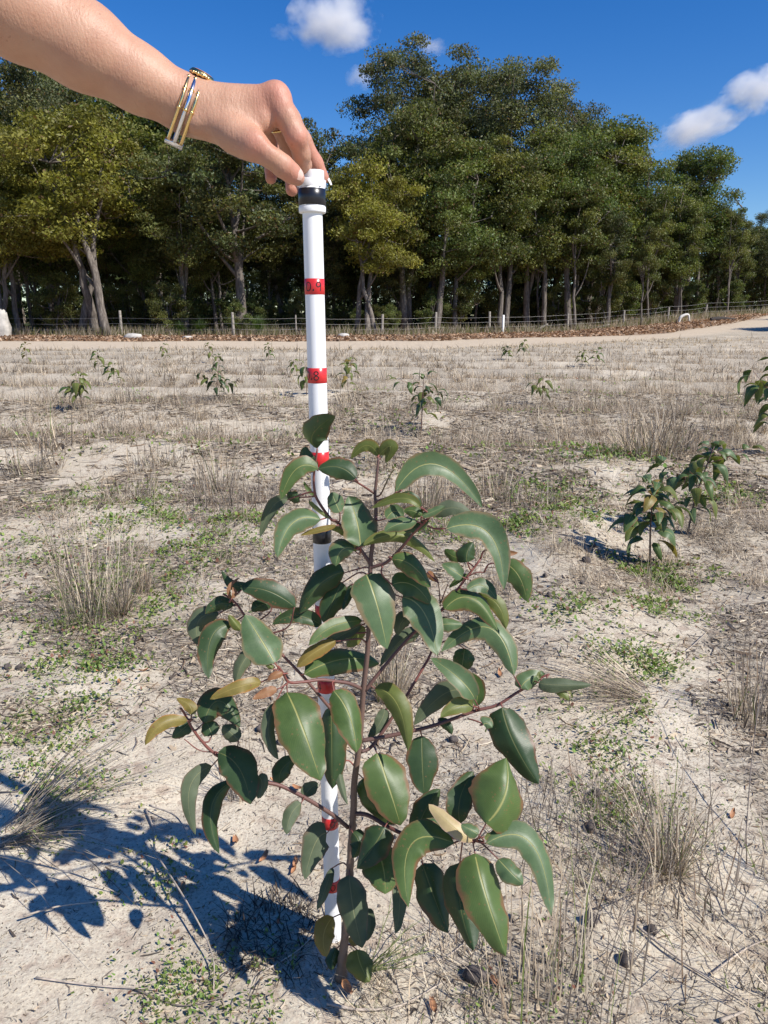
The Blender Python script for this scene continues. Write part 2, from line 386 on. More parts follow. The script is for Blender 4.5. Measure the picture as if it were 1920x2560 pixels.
# single tussocks
def tuft_mesh(name, n, h, r0, lean, seed, wd=.0011, pal=STRAW, green=.05, droop=.15, wild=.3, grey=.3, az=None, azs=0.6, lmin=.15):
    rng = np.random.default_rng(seed)
    a = rng.uniform(0, 2 * math.pi, n) if az is None else rng.normal(az, azs, n)
    rr = r0 * np.sqrt(rng.random(n)); a0 = a + rng.normal(0, .8, n)
    b = np.stack([rr * np.cos(a0), rr * np.sin(a0), 0 * a - .006], 1)
    H = h * (.18 + .82 * rng.random(n) ** 1.5); ln = np.clip(lean * rng.uniform(lmin, 1.25, n) + rng.normal(0, .08, n), 0, 1.5)
    a1 = a + rng.normal(0, wild, n)
    d = np.stack([np.cos(a1) * np.sin(ln), np.sin(a1) * np.sin(ln), np.cos(ln)], 1) * H[:, None]
    m = b + d * .55 + np.stack([0 * a, 0 * a, H * droop], 1) + rng.normal(0, .03, (n, 3)) * H[:, None]
    tip = b + d; tip[:, 2] = np.maximum(tip[:, 2], .004); m[:, 2] = np.maximum(m[:, 2], .004)
    wv = np.stack([np.cos(a1 + 1.57), np.sin(a1 + 1.57), 0 * a], 1)
    wv[:, 1] *= .5; wv = wv * (wd * rng.uniform(.5, 1.3, n))[:, None]
    c = pick(rng, pal, n); gk = rng.random(n) < grey; c[gk] = pick(rng, GREY, gk.sum())
    gg = rng.random(n) < green; c[gg] = np.array([.16, .20, .06]) * rng.uniform(.7, 1.3, (gg.sum(), 1))
    V, F, C = ribbons(b, m, tip, wv, c, .85, .3)
    return mesh_np(name, V, F, C)
def tuft(px, py, me, label, s=1.0, rz=0.0, group=None):
    p = GP(px, py)
    o = obj('grass_tussock', me, M_GRASS, loc=p, label=label, cat='grass tussock', group=group)
    o.scale = (s, s, s); o.rotation_euler = (0, 0, rz); return o
tuft(235, 1545, tuft_mesh('tussock_tall', 300, .42, .10, .85, 1, .0010, grey=.30, wild=.9, green=.10), 'tall dry straw tussock with wispy stems, beside a flattened grey tussock', 1.0)
tuft(362, 1480, tuft_mesh('tussock_stubby', 150, .13, .025, .55, 2, .0013, grey=.55), 'small stubby upright tuft of brown dry grass near the tall tussock')
tuft(305, 1535, tuft_mesh('tussock_flat', 190, .22, .02, 1.38, 3, .0013, grey=.55, droop=.03), 'flattened dry tussock with stems splayed out like a star')
tuft(545, 1225, tuft_mesh('tussock_loose', 170, .34, .10, .55, 4, .0015, grey=.3), 'loose dry grass tussock with tall thin straws and grey twigs at its foot', 1.15)
tuft(590, 1270, tuft_mesh('twig_mat', 420, .26, .22, 1.42, 5, .0014, pal=GREY, droop=.06, wild=1.4, green=0), 'mat of grey dead twigs lying below the loose tussock', 1.1)
tuft(-25, 2085, tuft_mesh('tussock_swept', 210, .44, .05, 1.35, 6, .0011, droop=.06, az=.22, azs=.40, grey=.40, lmin=.72), 'dry tussock in the shade with long stems swept over the sand')
tuft(603, 1990, tuft_mesh('tussock_thin', 90, .17, .025, .42, 7, .0009, grey=.45), 'thin upright brown tuft on the sand behind the seedling\'s low branch')
tuft(975, 1745, tuft_mesh('tussock_dense', 420, .17, .032, .75, 8, .0009, grey=.25, wild=.7), 'dense straw tuft right behind the seedling\'s stem')
tuft(1672, 2180, tuft_mesh('tussock_spray', 230, .23, .022, 1.05, 9, .0008, grey=.45, wild=.6), 'round spray of fine dry stems on littered sand', 1.0)
tuft(1385, 2560, tuft_mesh('tussock_stalks', 130, .23, .09, .35, 10, .0009, grey=.35, az=1.9, azs=1.5), 'cluster of bare straw stalks standing near dark gumnuts')
tuft(1635, 1135, tuft_mesh('tussock_broad', 420, .40, .20, .95, 14, .0022, grey=.35, wild=.9), 'broad brown dry tussock beyond the pair of saplings')
tuft(1885, 1800, tuft_mesh('tussock_edge', 120, .26, .05, .45, 15, .0011, grey=.65), 'thin dark stems standing beside the heap of lying straw')
tuft(1640, 1740, tuft_mesh('straw_heap', 260, .38, .05, 1.42, 16, .0014, droop=.07, az=3.0, azs=.35, grey=.35, lmin=.8), 'heap of lying straw fanned out across the sand')
tuft(1250, 1245, tuft_mesh('tussock_grey', 130, .22, .10, .5, 17, .0015, grey=.6), 'sparse grey tuft on the sandy ridge behind the seedling')
tuft(1330, 1265, tuft_mesh('tussock_low', 200, .16, .14, .9, 18, .0014, grey=.7), 'low tangled tuft of dead stems at the end of the sandy ridge')
tuft(1070, 1270, tuft_mesh('tussock_mid', 330, .32, .12, .6, 19, .0016, grey=.25), 'pale straw tussock seen through the seedling\'s top leaves')
tuft(965, 1170, bpy.data.meshes['tussock_loose'], 'airy straw tussock behind the tip of the seedling', 1.1, 2.0)
tuft(330, 1245, tuft_mesh('twig_clump', 300, .20, .15, 1.3, 20, .0014, pal=GREY, droop=.1, wild=1.2), 'low brown clump of dead twigs on pale sand')
tuft(1480, 2075, tuft_mesh('twig_mat_b', 1000, .12, .16, 1.45, 21, .0008, pal=GREY, droop=.05, wild=1.6, green=.05), 'mat of fine brown twigs beside the round spray of stems')
tuft(1800, 2330, tuft_mesh('twig_mat_c', 900, .16, .2, 1.42, 22, .0010, droop=.05, wild=1.6, grey=.6), 'tangle of dry stems lying on sand past the dark gumnuts')
tuft(1090, 2470, tuft_mesh('twig_mat_d', 300, .10, .10, 1.35, 23, .0008, droop=.08, wild=1.5, grey=.5), 'brown matted straw by the seedling\'s foot')
tuft(690, 2330, tuft_mesh('charred_mat', 420, .06, .075, 1.4, 24, .0011, lmin=.7, pal=GREY * .45, droop=.12, wild=1.5, green=.0, grey=.0), 'blackened mat of dead grass at the foot of the pole')
tuft(880, 2480, bpy.data.meshes['twig_mat_d'], 'small tangle of dry stems on sand in front of the seedling', .6, 1.0)
rngT = random.Random(5)
tm = [tuft_mesh('tussock_field_%s' % k, 120, .26, .14, l, 30 + i, .0022, grey=.35, wild=.9) for i, (k, l) in enumerate((('open', .9), ('upright', .6), ('wide', 1.2)))]
spots = [(120, 1010), (85, 1180), (270, 1085), (430, 1160), (880, 1010), (700, 1000), (560, 1000), (330, 1010), (1500, 1030), (1700, 1040), (1810, 1080), (1250, 1020), (1380, 1080),
         (1120, 1110), (1560, 1080), (230, 950), (640, 940), (960, 950), (60, 930), (1850, 1010), (470, 1020), (750, 1090), (360, 1170), (1740, 1130), (1420, 980), (1330, 960), (1640, 980),
         (1060, 1010), (1180, 980), (120, 1120), (200, 1020), (540, 930), (410, 920)]
for i, (px, py) in enumerate(spots):
    tuft(px, py, tm[i % 3], 'dry grass tussock standing in the open field among low litter', rngT.uniform(.75, 1.25), rngT.uniform(0, 6), 'dry tussocks scattered over the open field')
# bare dead stalks and lying sticks
M_STICK = simple('dead_stick', (.42, .35, .28), .85, .35, 60)
M_STICKD = simple('dark_stick', (.16, .13, .11), .85, .35, 60)
def stick(pts, r, label, mat=None, lift=.004):
    P = []
    for (px, py, *z) in pts:
        p = GP(px, py); p.z += lift + (z[0] if z else 0); P.append(p)
    g = Geo(); S = spline([tuple(p) for p in P], 5 * len(P)); n = len(S)
    o = P[0]
    g.tube([Vector(tuple(q)) - o for q in S], [r * (1 - .55 * i / n) for i in range(n)], 6)
    obj('fallen_stick', g.mesh('fallen_stick'), mat or M_STICK, loc=o, label=label, cat='stick')
stick([(818, 2515), (900, 2530), (1000, 2520), (1110, 2460)], .0022, 'pale curved stick on sand just in front of the seedling')
stick([(1070, 2412), (1120, 2395), (1165, 2360)], .0018, 'short pale stick under the low hanging leaves')
stick([(650, 2440), (740, 2385), (792, 2335)], .0014, 'thin straight straw leaning over the blackened grass mat')
stick([(380, 2130, .006), (470, 2290, .02), (530, 2400, .01), (535, 2480)], .0016, 'bent grey grass stem arching across the shade')
stick([(90, 2450), (240, 2470), (390, 2480)], .0014, 'thin brown stem lying in the dappled shade')
stick([(340, 2480), (450, 2520), (560, 2500)], .0013, 'dark wiry stem lying by the green herbs', M_STICKD)
stick([(1590, 2320), (1720, 2420), (1900, 2530)], .0019, 'long straight pale straw lying on sand past the gumnuts')
stick([(1780, 2440), (1860, 2380), (1925, 2350)], .0017, 'short pale straw crossing the long straight one')
stick([(1800, 2558), (1860, 2535)], .003, 'stub of broken pale stick beside the long straw')
stick([(365, 2028), (385, 2080), (390, 2130)], .0022, 'dry forked weed stem standing among the leaf shadows')
stick([(375, 2030, .01), (440, 2060, .012), (480, 2110, .0)], .0018, 'dry bent weed stem beside the leaf shadows')
stick([(0, 1985), (230, 1975), (340, 1960)], .0013, 'thin dark straw lying on sunlit sand', M_STICKD)
stick([(1440, 1870), (1560, 1780), (1620, 1740)], .0016, 'straight grey stem lying below the straw heap')
stick([(1560, 1690), (1700, 1640), (1790, 1560)], .0015, 'thin grey twig curving over sand near green herbs')
stick([(0, 2170, .02), (180, 2215, .02), (300, 2240, .0)], .0016, 'pale straw crossing the shaded sand')
stick([(60, 2310, .01), (150, 2285, .01), (240, 2260)], .0017, 'pale straw lying in the deepest leaf shade')
stick([(1815, 2290, .0), (1770, 2080, .05), (1745, 1860, .20)], .0011, 'tall thin dry stalk standing on open sand', M_STICKD)
stick([(1862, 2120, .0), (1868, 1980, .10), (1890, 1850, .21)], .0012, 'dark dry stalk with narrow seed head on open sand', M_STICKD)
# gumnuts
t = NT('gumnut'); oc = t.n('TexCoord').outputs['Object']; nz = t.noise(oc, 90, 4)
t.set(Base_Color=t.ramp(nz, [(.3, (.045, .035, .032)), (.7, (.14, .115, .10))]), Roughness=.9); t.bump(nz, .8, .002); M_NUT = t.m
def nut_mesh(seed):
    rng = np.random.default_rng(seed); prof = [(.0005, -.0070), (.005, -.0068), (.0085, -.0035), (.0098, .001), (.0088, .0055), (.0065, .0085), (.0052, .0092), (.0040, .0075), (.0008, .0060)]
    V, F = lathe(prof, 12); V = np.array(V); V *= 1 + .30 * (rng.random((len(V), 1)) - .5); V *= rng.uniform(.75, 1.15, 3)
    return mesh_np('gumnut', V, F, None, None, True)
nuts = [nut_mesh(i) for i in range(4)]
for i, (px, py, s) in enumerate([(1465, 1406, 1.9), (1456, 1459, 1), (1371, 1490, 1.15), (1363, 1442, 1.1), (1625, 1450, 1.1), (70, 1273, 1.5), (48, 1284, 1.3), (80, 1606, 1), (19, 1672, 1.2), (51, 1672, 1.2),
        (589, 1315, 1.2), (537, 1321, 1.2), (652, 1828, 1.3), (1489, 1990, 1.25), (1472, 2075, 1.3), (1474, 2306, 1.35), (1568, 2407, 1.3), (1187, 2451, 1.8), (1134, 1855, 1.2), (1631, 2328, 1.0), (700, 1860, 1.0), (540, 1045, 2.2), (680, 1035, 1.6)]):
    p = GP(px, py); o = obj('gumnut', nuts[i % 4], M_NUT, loc=p + Vector((0, 0, .0035 * s)), label='dark woody gumnut lying loose on the sandy ground', cat='gumnut', group='gumnuts fallen on the sand')
    s *= .85; o.scale = (s, s, s * .9); o.rotation_euler = (rngT.uniform(0, 2), rngT.uniform(0, 2), rngT.uniform(0, 6))
# curled dry leaves on the sand
M_DRYLEAF = simple('dry_leaf', (.42, .20, .095), .7, .3, 60)
def dry_leaf_mesh():
    V = []; F = []
    for i in range(7):
        u = i / 6; wd = .006 * math.sin(math.pi * min(1, u * .9 + .08)) ** .7
        for j in (-1, 0, 1): V.append(((u - .5) * .034, j * wd, .004 * abs(j) + .006 * (u - .5) ** 2 * 4))
    for i in range(6):
        for j in range(2): F.append((i * 3 + j, i * 3 + j + 1, i * 3 + j + 4, i * 3 + j + 3))
    return mesh_np('dry_leaf', V, F, None, None, True)
dl = dry_leaf_mesh()
for i, (px, py) in enumerate([(1476, 1641), (1250, 1688), (740, 2165), (735, 2180), (690, 1960), (745, 1975), (240, 1680), (1085, 2525), (360, 1680), (300, 1710), (1240, 2462), (590, 2110), (660, 2150), (1640, 2130), (455, 2230), (1830, 2040)]):
    p = GP(px, py); o = obj('dry_leaf', dl, M_DRYLEAF, loc=p + Vector((0, 0, .003)), label='small curled brown leaf lying on the sand', cat='leaf', group='brown leaves fallen on the sand')
    o.rotation_euler = (rngT.uniform(-.4, .4), rngT.uniform(-.4, .4), rngT.uniform(0, 6)); s = rngT.uniform(.5, .9); o.scale = (s, s, s)
o = obj('dry_leaf', dl.copy(), M_DRYLEAF, loc=GP(852, 2462) + Vector((.006, -.011, .014)), label='curled orange-brown leaf leaning on the foot of the seedling\'s stem', cat='leaf')
o.rotation_euler = (1.2, 1.1, .2); o.scale = (.8, .9, .9)
# ------------------------------------------------------------------ the forest
M_CROWN = foliage('eucalypt_foliage', .34, .5, (1.2, 1.25, .5), .3)
t = NT('bark'); oc = t.n('TexCoord').outputs['Object']; mp = t.n('Mapping'); mp.inputs['Scale'].default_value = (6, 6, .8); t.l(oc, mp.inputs[0])
nz = t.noise(mp.outputs[0], 3, 5, .7); rnd = t.n('ObjectInfo').outputs['Random']
bk = t.ramp(nz, [(.3, (.05, .042, .036)), (.5, (.15, .125, .105)), (.72, (.33, .29, .25))])
t.set(Base_Color=t.mix(t.math('MULTIPLY', rnd, .45), bk, (.05, .042, .037)), Roughness=.95); t.bump(nz, .8, .03); M_BARK = t.m
def qb(a, b, c, n):
    return [a * (1 - u) ** 2 + b * 2 * u * (1 - u) + c * u * u for u in [i / (n - 1) for i in range(n)]]
def make_tree(name, seed, H, rx, zlo, nclump, nleaf, tint, trunk_r, stems=1, label='', top_heavy=1.0, lr=.62, bare=0, leafL=.145, lean=0.0):
    rng = np.random.default_rng(seed)
    root = empty(name, (0, 0, 0), label, 'tree')
    g = Geo(); lobes = []; nl = 11
    zc0, zc1 = zlo * H, H
    for i in range(nl):
        u = (i + .5) / nl; a = i * 2.4 + rng.uniform(-.7, .7); prof_ = math.sqrt(max(.04, 1 - ((u - .42) / .62) ** 2)); rr = rx * .78 * prof_ * rng.uniform(.35, 1)
        lobes.append((np.array([rr * math.cos(a) + lean * u, rr * math.sin(a) * .8, zc0 + (zc1 - zc0) * (.12 + .78 * u)]), rx * rng.uniform(.32, .52) * (.55 + .45 * prof_), (zc1 - zc0) * rng.uniform(.10, .17)))
    clumps = []
    for i in range(nclump):
        c, r, rz = lobes[i % nl]
        v = rng.normal(0, 1, 3); v /= np.linalg.norm(v); q = rng.random() ** .35
        p = c + v * np.array([r, r, rz]) * q
        p[2] = min(max(p[2], zc0 * .9), H); clumps.append(p)
    clumps = np.array(clumps)
    # trunks and limbs
    limbs = []
    for s in range(stems):
        b = np.array([rng.normal(0, .35) if stems > 1 else 0, rng.normal(0, .25) if stems > 1 else 0, -.15])
        top = np.array([rng.normal(0, rx * .22) + lean * .6, rng.normal(0, rx * .2), H * rng.uniform(.66, .82)])
        n = 12; pts = []
        off = rng.normal(0, .10, (n, 2)).cumsum(0) * .6
        for i in range(n):
            u = i / (n - 1); p = b + (top - b) * u; p[:2] += off[i] * min(1, u * 3) * (1 - u * .3); pts.append(p)
        r0 = trunk_r * rng.uniform(.5, .85)
        rad = [r0 * (1.25 if i == 0 else 1) * (1 - .82 * (i / (n - 1)) ** .9) + .015 for i in range(n)]
        g.tube(pts, rad, 8); limbs.append((pts, rad))
    main = []
    for k in range(9):
        pts, rad = limbs[k % stems]; i = int(rng.integers(4, 10)); c = lobes[k % nl][0] + rng.normal(0, .3, 3)
        if c[2] < pts[i][2] - .5: i = max(3, i - 4)
        st = pts[i]; mid = st * .45 + c * .55 + np.array([0, 0, -.25 * abs(c[2] - st[2])]) + rng.normal(0, .2, 3)
        P = qb(st, mid, c, 8); rr = [max(.02, rad[i] * .7 * (1 - .8 * j / 7)) for j in range(8)]
        g.tube(P, rr, 6, cap=False); main += P[2:]
    allp = np.array(main + [p for l in limbs for p in l[0][5:]])
    for c in clumps[::2]:
        d = np.linalg.norm(allp - c, axis=1) + .8 * np.maximum(0, allp[:, 2] - c[2]); st = allp[d.argmin()]
        P = qb(st, (st + c) / 2 + rng.normal(0, .15, 3) + [0, 0, -.1], c, 5); g.tube(P, [.04, .03, .024, .017, .01], 4, cap=False)
    for k in range(bare):
        st = limbs[0][0][-2]; e = st + np.array([rng.normal(0, .8), rng.normal(0, .6), rng.uniform(1.0, 2.6)])
        g.tube(qb(st, (st + e) / 2 + rng.normal(0, .25, 3), e, 6), [.05, .04, .032, .025, .018, .01], 4, cap=False)
    obj('trunk', g.mesh('trunk'), M_BARK, root)
    # leaves
    N = len(clumps) * nleaf; ci = np.repeat(np.arange(len(clumps)), nleaf)
    v = rng.normal(0, 1, (N, 3)); v /= np.linalg.norm(v, axis=1)[:, None]
    rad = (lr * rng.uniform(.6, 1.25, len(clumps)))[ci] * rng.random(N) ** .45
    p = clumps[ci] + v * rad[:, None] * [1, 1, .72]
    down = np.stack([rng.normal(0, .55, N), rng.normal(0, .55, N), -np.abs(rng.normal(.8, .35, N))], 1); down /= np.linalg.norm(down, axis=1)[:, None]
    side = np.cross(down, rng.normal(0, 1, (N, 3))); side /= np.linalg.norm(side, axis=1)[:, None]
    L = leafL * rng.uniform(.55, 1.25, N); W = L * rng.uniform(.16, .27, N)
    cl_t = rng.uniform(.62, 1.55, len(clumps))[ci]
    base = np.array(tint); yel = np.array([.19, .165, .04])
    mixv = np.clip(rng.normal(.16, .16, len(clumps))[ci] + rng.normal(0, .09, N), 0, .6)[:, None]
    c = (base * (1 - mixv) + yel * mixv) * (cl_t * rng.uniform(.65, 1.35, N))[:, None]
    br = rng.random(N) < .05; c[br] = np.array([.16, .10, .045]) * rng.uniform(.7, 1.2, (br.sum(), 1))
    V = np.stack([p - down * L[:, None] * .5, p + side * W[:, None], p + down * L[:, None] * .5, p - side * W[:, None]], 1).reshape(-1, 3)
    F = np.arange(N * 4).reshape(-1, 4)
    obj('crown', mesh_np('crown', V, F, np.repeat(c, 4, 0)), M_CROWN, root)
    root['H'] = H
    return root
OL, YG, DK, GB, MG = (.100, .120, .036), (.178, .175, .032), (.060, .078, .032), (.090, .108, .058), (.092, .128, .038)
protos = {}
def P(key, *a, **k):
    protos[key] = [make_tree('eucalyptus_tree', *a, **k), False]
P('yellow', 101, 10.0, 2.9, .34, 120, 300, YG, .17, stems=3)
P('olive', 102, 11.0, 2.9, .30, 130, 300, OL, .18, stems=2)
P('tall', 103, 16.0, 3.3, .40, 120, 300, GB, .26, stems=1, bare=1, lr=.72)
P('tallgap', 104, 16.0, 3.0, .50, 100, 300, GB, .24, stems=2, bare=3, lr=.66)
P('dense', 105, 12.0, 2.6, .24, 150, 300, MG, .20, stems=2, lr=.66)
P('round', 106, 11.5, 2.4, .30, 130, 300, MG, .17, stems=2, lr=.62)
P('open', 107, 10.0, 2.8, .34, 80, 260, DK, .22, stems=1, bare=4, lr=.55)
P('dark', 108, 11.5, 3.0, .28, 110, 280, DK, .20, stems=1, lr=.70)
P('slim', 109, 9.5, 1.5, .42, 50, 240, OL, .10, stems=1, lr=.5)
P('low', 110, 4.2, 1.7, .10, 60, 220, OL, .06, stems=3, lr=.45, leafL=.12)
P('lowg', 111, 3.4, 1.5, .08, 60, 220, MG, .05, stems=3, lr=.42, leafL=.12)
rf = random.Random(77)
def zone_xy(px, Y):
    x = (px - 960) / FPX * (Y * CT + 0.2); return x
def tree(key, dx, top, Y, label, wide=1.0, rz=None, group=None, H=None):
    """dx, top: place of the tree's middle and top in the 1659-wide picture; Y: how far away it stands"""
    x = zone_xy(dx * 1.1573, Y); z = g1(x, Y)
    h = H if H is not None else PT(0, top * 1.1573, Y).z - z
    pr = protos[key]; s = h / pr[0]['H']
    rz = rf.uniform(0, 6.28) if rz is None else rz
    sx = s * wide * 1.45
    if not pr[1]:
        o = pr[0]; pr[1] = True; o.location = (x, Y, z); o.rotation_euler = (0, 0, rz); o.scale = (sx, sx, s)
    else: o = copy_tree(pr[0], (x, Y, z), rz, (sx, sx, s))
    o['label'] = label
    if group: o['group'] = group
    elif 'group' in o: del o['group']
    return o
# front row, from the stone end of the fence to the far bend of the track
tree('olive', -60, 170, 42, 'olive-green eucalyptus leaning over the pale stone end of the fence', 1.0, .4)
tree('tall', 40, 95, 50, 'tall eucalyptus rising behind the outstretched arm', 1.1, 1.0)
tree('yellow', 190, 225, 41, 'yellow-green multi-stemmed eucalyptus with pale trunks behind the fence', 1.15, 2.2)
tree('yellow', 15, 300, 41, 'bushy yellow-green eucalyptus in front of a taller tree, above leaf litter', .9, 4.0)
tree('tall', 165, 150, 56, 'tall grey-green eucalyptus behind the yellow-green trees', .95, 3.2)
tree('olive', 110, 120, 60, 'broad eucalyptus filling the back row behind the watch arm', 1.2, 2.9)
tree('tall', 265, 165, 60, 'grey-green eucalyptus in the back row under the forearm', 1.2, .8)
tree('dense', 450, 285, 56, 'leafy eucalyptus in the back row under the hand', 1.1, 3.0)
tree('dense', 720, 400, 52, 'green eucalyptus filling the row behind the pole', 1.0, 1.0)
tree('round', 330, 190, 55, 'grey-green eucalyptus showing just below the wrist', 1.3, .2)
tree('olive', 395, 300, 44, 'bushy olive eucalyptus between the yellow-green tree and the dark-trunked one', .95, 2.6)
tree('dense', 300, 330, 47, 'leafy green eucalyptus behind the multi-stemmed one', .85, 5.2)
tree('open', 525, 255, 43, 'open-crowned eucalyptus with thick dark trunk behind a fence post', 1.15, 1.3)
tree('dark', 610, 330, 50, 'dark eucalyptus with sky showing between its boughs', .95, .3)
tree('open', 690, 250, 47, 'thin-topped eucalyptus with bare twigs behind the pole', .8, 3.9)
tree('yellow', 800, 345, 43, 'bright yellow-green eucalyptus just beside the pole', .95, 5.3)
tree('tallgap', 870, 92, 54, 'tall eucalyptus with ragged grey-green top and gaps of sky', .95, 1.2)
tree('tallgap', 1000, 100, 56, 'tallest eucalyptus with bare forked limbs under its top tuft', .95, 4.1)
tree('tall', 1095, 105, 54, 'tall broad grey-green eucalyptus in the middle of the tall group', .98, 2.7)
tree('tall', 1185, 178, 57, 'tall eucalyptus at the shoulder of the tall group', .85, 5.5)
tree('olive', 880, 215, 47, 'olive eucalyptus in front of the ragged tall one', .95, 1.8)
tree('dense', 975, 300, 46, 'dense eucalyptus with drooping olive foliage in front of the tall group', 1.05, .7)
tree('olive', 1080, 290, 48, 'wide olive-brown eucalyptus before the tall broad one', 1.0, 4.6)
tree('dense', 1190, 270, 50, 'dense green eucalyptus above the leaning fallen post', 1.0, 3.3)
tree('round', 1265, 255, 54, 'green eucalyptus with pointed top behind the white marker post', 1.15, 1.1)
tree('dense', 1330, 275, 55, 'tall leafy eucalyptus next to the gap of sky', .85, 5.9)
tree('round', 1480, 305, 58, 'round-topped eucalyptus standing apart past the gap of sky', 1.05, 2.4)
tree('dense', 1450, 400, 56, 'dark bushy eucalyptus under the round-topped one', .95, 4.4)
tree('olive', 1530, 440, 62, 'low olive eucalyptus beside the round-topped one', .8, .9)
tree('olive', 1600, 475, 72, 'distant eucalyptus by the bend of the track', .9, 3.6)
tree('tallgap', 1640, 445, 84, 'distant thin-topped eucalyptus beyond the bend of the track', .8, .5)
tree('round', 1660, 490, 70, 'bushy eucalyptus behind the dark fallen log', 1.2, 1.9)
tree('dense', 1390, 420, 58, 'shrubby eucalyptus filling below the gap of sky', .8, 2.0)
tree('olive', 1130, 330, 51, 'olive eucalyptus with drooping boughs left of the dense green one', 1.1, 2.1)
tree('dense', 1260, 370, 53, 'bushy green eucalyptus below the pointed-top one', 1.15, .4)
tree('olive', 1350, 400, 57, 'olive eucalyptus under the tall leafy one by the gap', 1.0, 5.0)
tree('dense', 860, 380, 50, 'green eucalyptus between the yellow one and the dense drooping one', 1.0, 2.2)
tree('tall', 950, 160, 58, 'grey-green eucalyptus between the two tallest ones', 1.2, 2.0)
tree('olive', 1250, 235, 60, 'olive-topped eucalyptus in the back row past the tall group', 1.1, 3.5)
tree('olive', 480, 420, 46, 'short olive eucalyptus beside the thick dark trunk', .9, 1.5)
tree('dense', 90, 330, 45, 'dense green eucalyptus between two yellow-green ones', .9, 3.7)
# trees beyond the frame on the right: they shade the end of the track
for (x, y, s, k) in [(29, 36, 11, 'olive'), (33.5, 42, 11.5, 'dense'), (31, 38.5, 10, 'round')]:
    o = copy_tree(protos[k][0], (x, y, g1(x, y)), rf.uniform(0, 6), (s / protos[k][0]['H'],) * 3, 'eucalyptus by the far end of the track, shading the litter', 'trees shading the far end of the track')
# second rows: trunks and crowns in the shade of the wood
n_back = 0
for (Y0, Y1, step) in [(46, 52, 2.4), (54, 62, 2.6), (65, 74, 3.4), (80, 95, 5.0)]:
    x = zone_xy(-150, Y0)
    while x < zone_xy(2080, Y1):
        Y = rf.uniform(Y0, Y1) + (max(0, x - 12) * .45 if Y0 < 60 else max(0, x - 12) * .25)
        dxp = (x / (Y * CT + .2) * FPX + 960) / 1.1573
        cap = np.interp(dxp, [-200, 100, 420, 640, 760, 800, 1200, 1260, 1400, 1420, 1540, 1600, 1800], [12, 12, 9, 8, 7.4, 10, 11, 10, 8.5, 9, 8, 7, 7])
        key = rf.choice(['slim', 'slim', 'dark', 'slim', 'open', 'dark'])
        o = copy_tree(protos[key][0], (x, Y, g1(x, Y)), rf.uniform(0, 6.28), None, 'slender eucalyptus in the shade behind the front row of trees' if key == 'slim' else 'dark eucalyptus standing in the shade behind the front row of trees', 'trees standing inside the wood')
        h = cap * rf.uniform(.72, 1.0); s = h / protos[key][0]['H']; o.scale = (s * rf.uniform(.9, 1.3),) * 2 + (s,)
        x += step * rf.uniform(.6, 1.4); n_back += 1
# understorey
for i in range(48):
    dxp = -60 + 1780 * (i + rf.random()) / 48
    Y = np.interp(dxp, [-60, 505, 940, 1225, 1440, 1700], [42, 41.5, 45.5, 50, 53.5, 58.5]) + rf.uniform(0, 7)
    k = rf.choice(['low', 'lowg', 'low'])
    x = zone_xy(dxp * 1.1573, Y); s = rf.uniform(.4, 1.05)
    o = copy_tree(protos[k][0], (x, Y, g1(x, Y)), rf.uniform(0, 6.28), (s, s, s), 'leafy eucalyptus sapling at the foot of the wood behind the fence', 'young eucalypts under the wood\'s edge')
for k in ('slim', 'dark', 'low', 'lowg', 'open'):
    if not protos[k][1]:
        o = protos[k][0]; o.location = (rf.uniform(-12, 12), 60, 0)
        o['label'] = {'slim': 'slender eucalyptus in the shade behind the front row of trees', 'dark': 'dark eucalyptus standing in the shade behind the front row of trees', 'open': 'dark eucalyptus standing in the shade behind the front row of trees'}.get(k, 'leafy eucalyptus sapling at the foot of the wood behind the fence')
        o['group'] = 'trees standing inside the wood' if k in ('slim', 'dark', 'open') else 'young eucalypts under the wood\'s edge'
# dim undergrowth of the wood that closes the view between the trunks
def undergrowth():
    rng = np.random.default_rng(91); N = 70000
    px = rng.uniform(-300, 2300, N); Y = 52 + 50 * rng.random(N) ** .8
    x = (px - 960) / FPX * Y; Y = Y + np.maximum(0, x - 12) * .45
    z = G(x, Y) + rng.random(N) ** 1.5 * 5.5 * (.5 + fbm(x * .4, Y * .4, 70))
    p = np.stack([x, Y, z], 1); N = len(p)
    d = rng.normal(0, 1, (N, 3)); d /= np.linalg.norm(d, axis=1)[:, None]; s = np.cross(d, rng.normal(0, 1, (N, 3))); s /= np.linalg.norm(s, axis=1)[:, None]
    L = rng.uniform(.12, .32, N)[:, None]
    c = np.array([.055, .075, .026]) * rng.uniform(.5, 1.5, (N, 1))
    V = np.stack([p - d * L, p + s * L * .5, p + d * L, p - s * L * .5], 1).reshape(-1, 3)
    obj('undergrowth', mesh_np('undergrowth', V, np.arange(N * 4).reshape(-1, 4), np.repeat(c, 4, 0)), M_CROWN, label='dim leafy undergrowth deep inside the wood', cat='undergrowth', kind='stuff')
undergrowth()
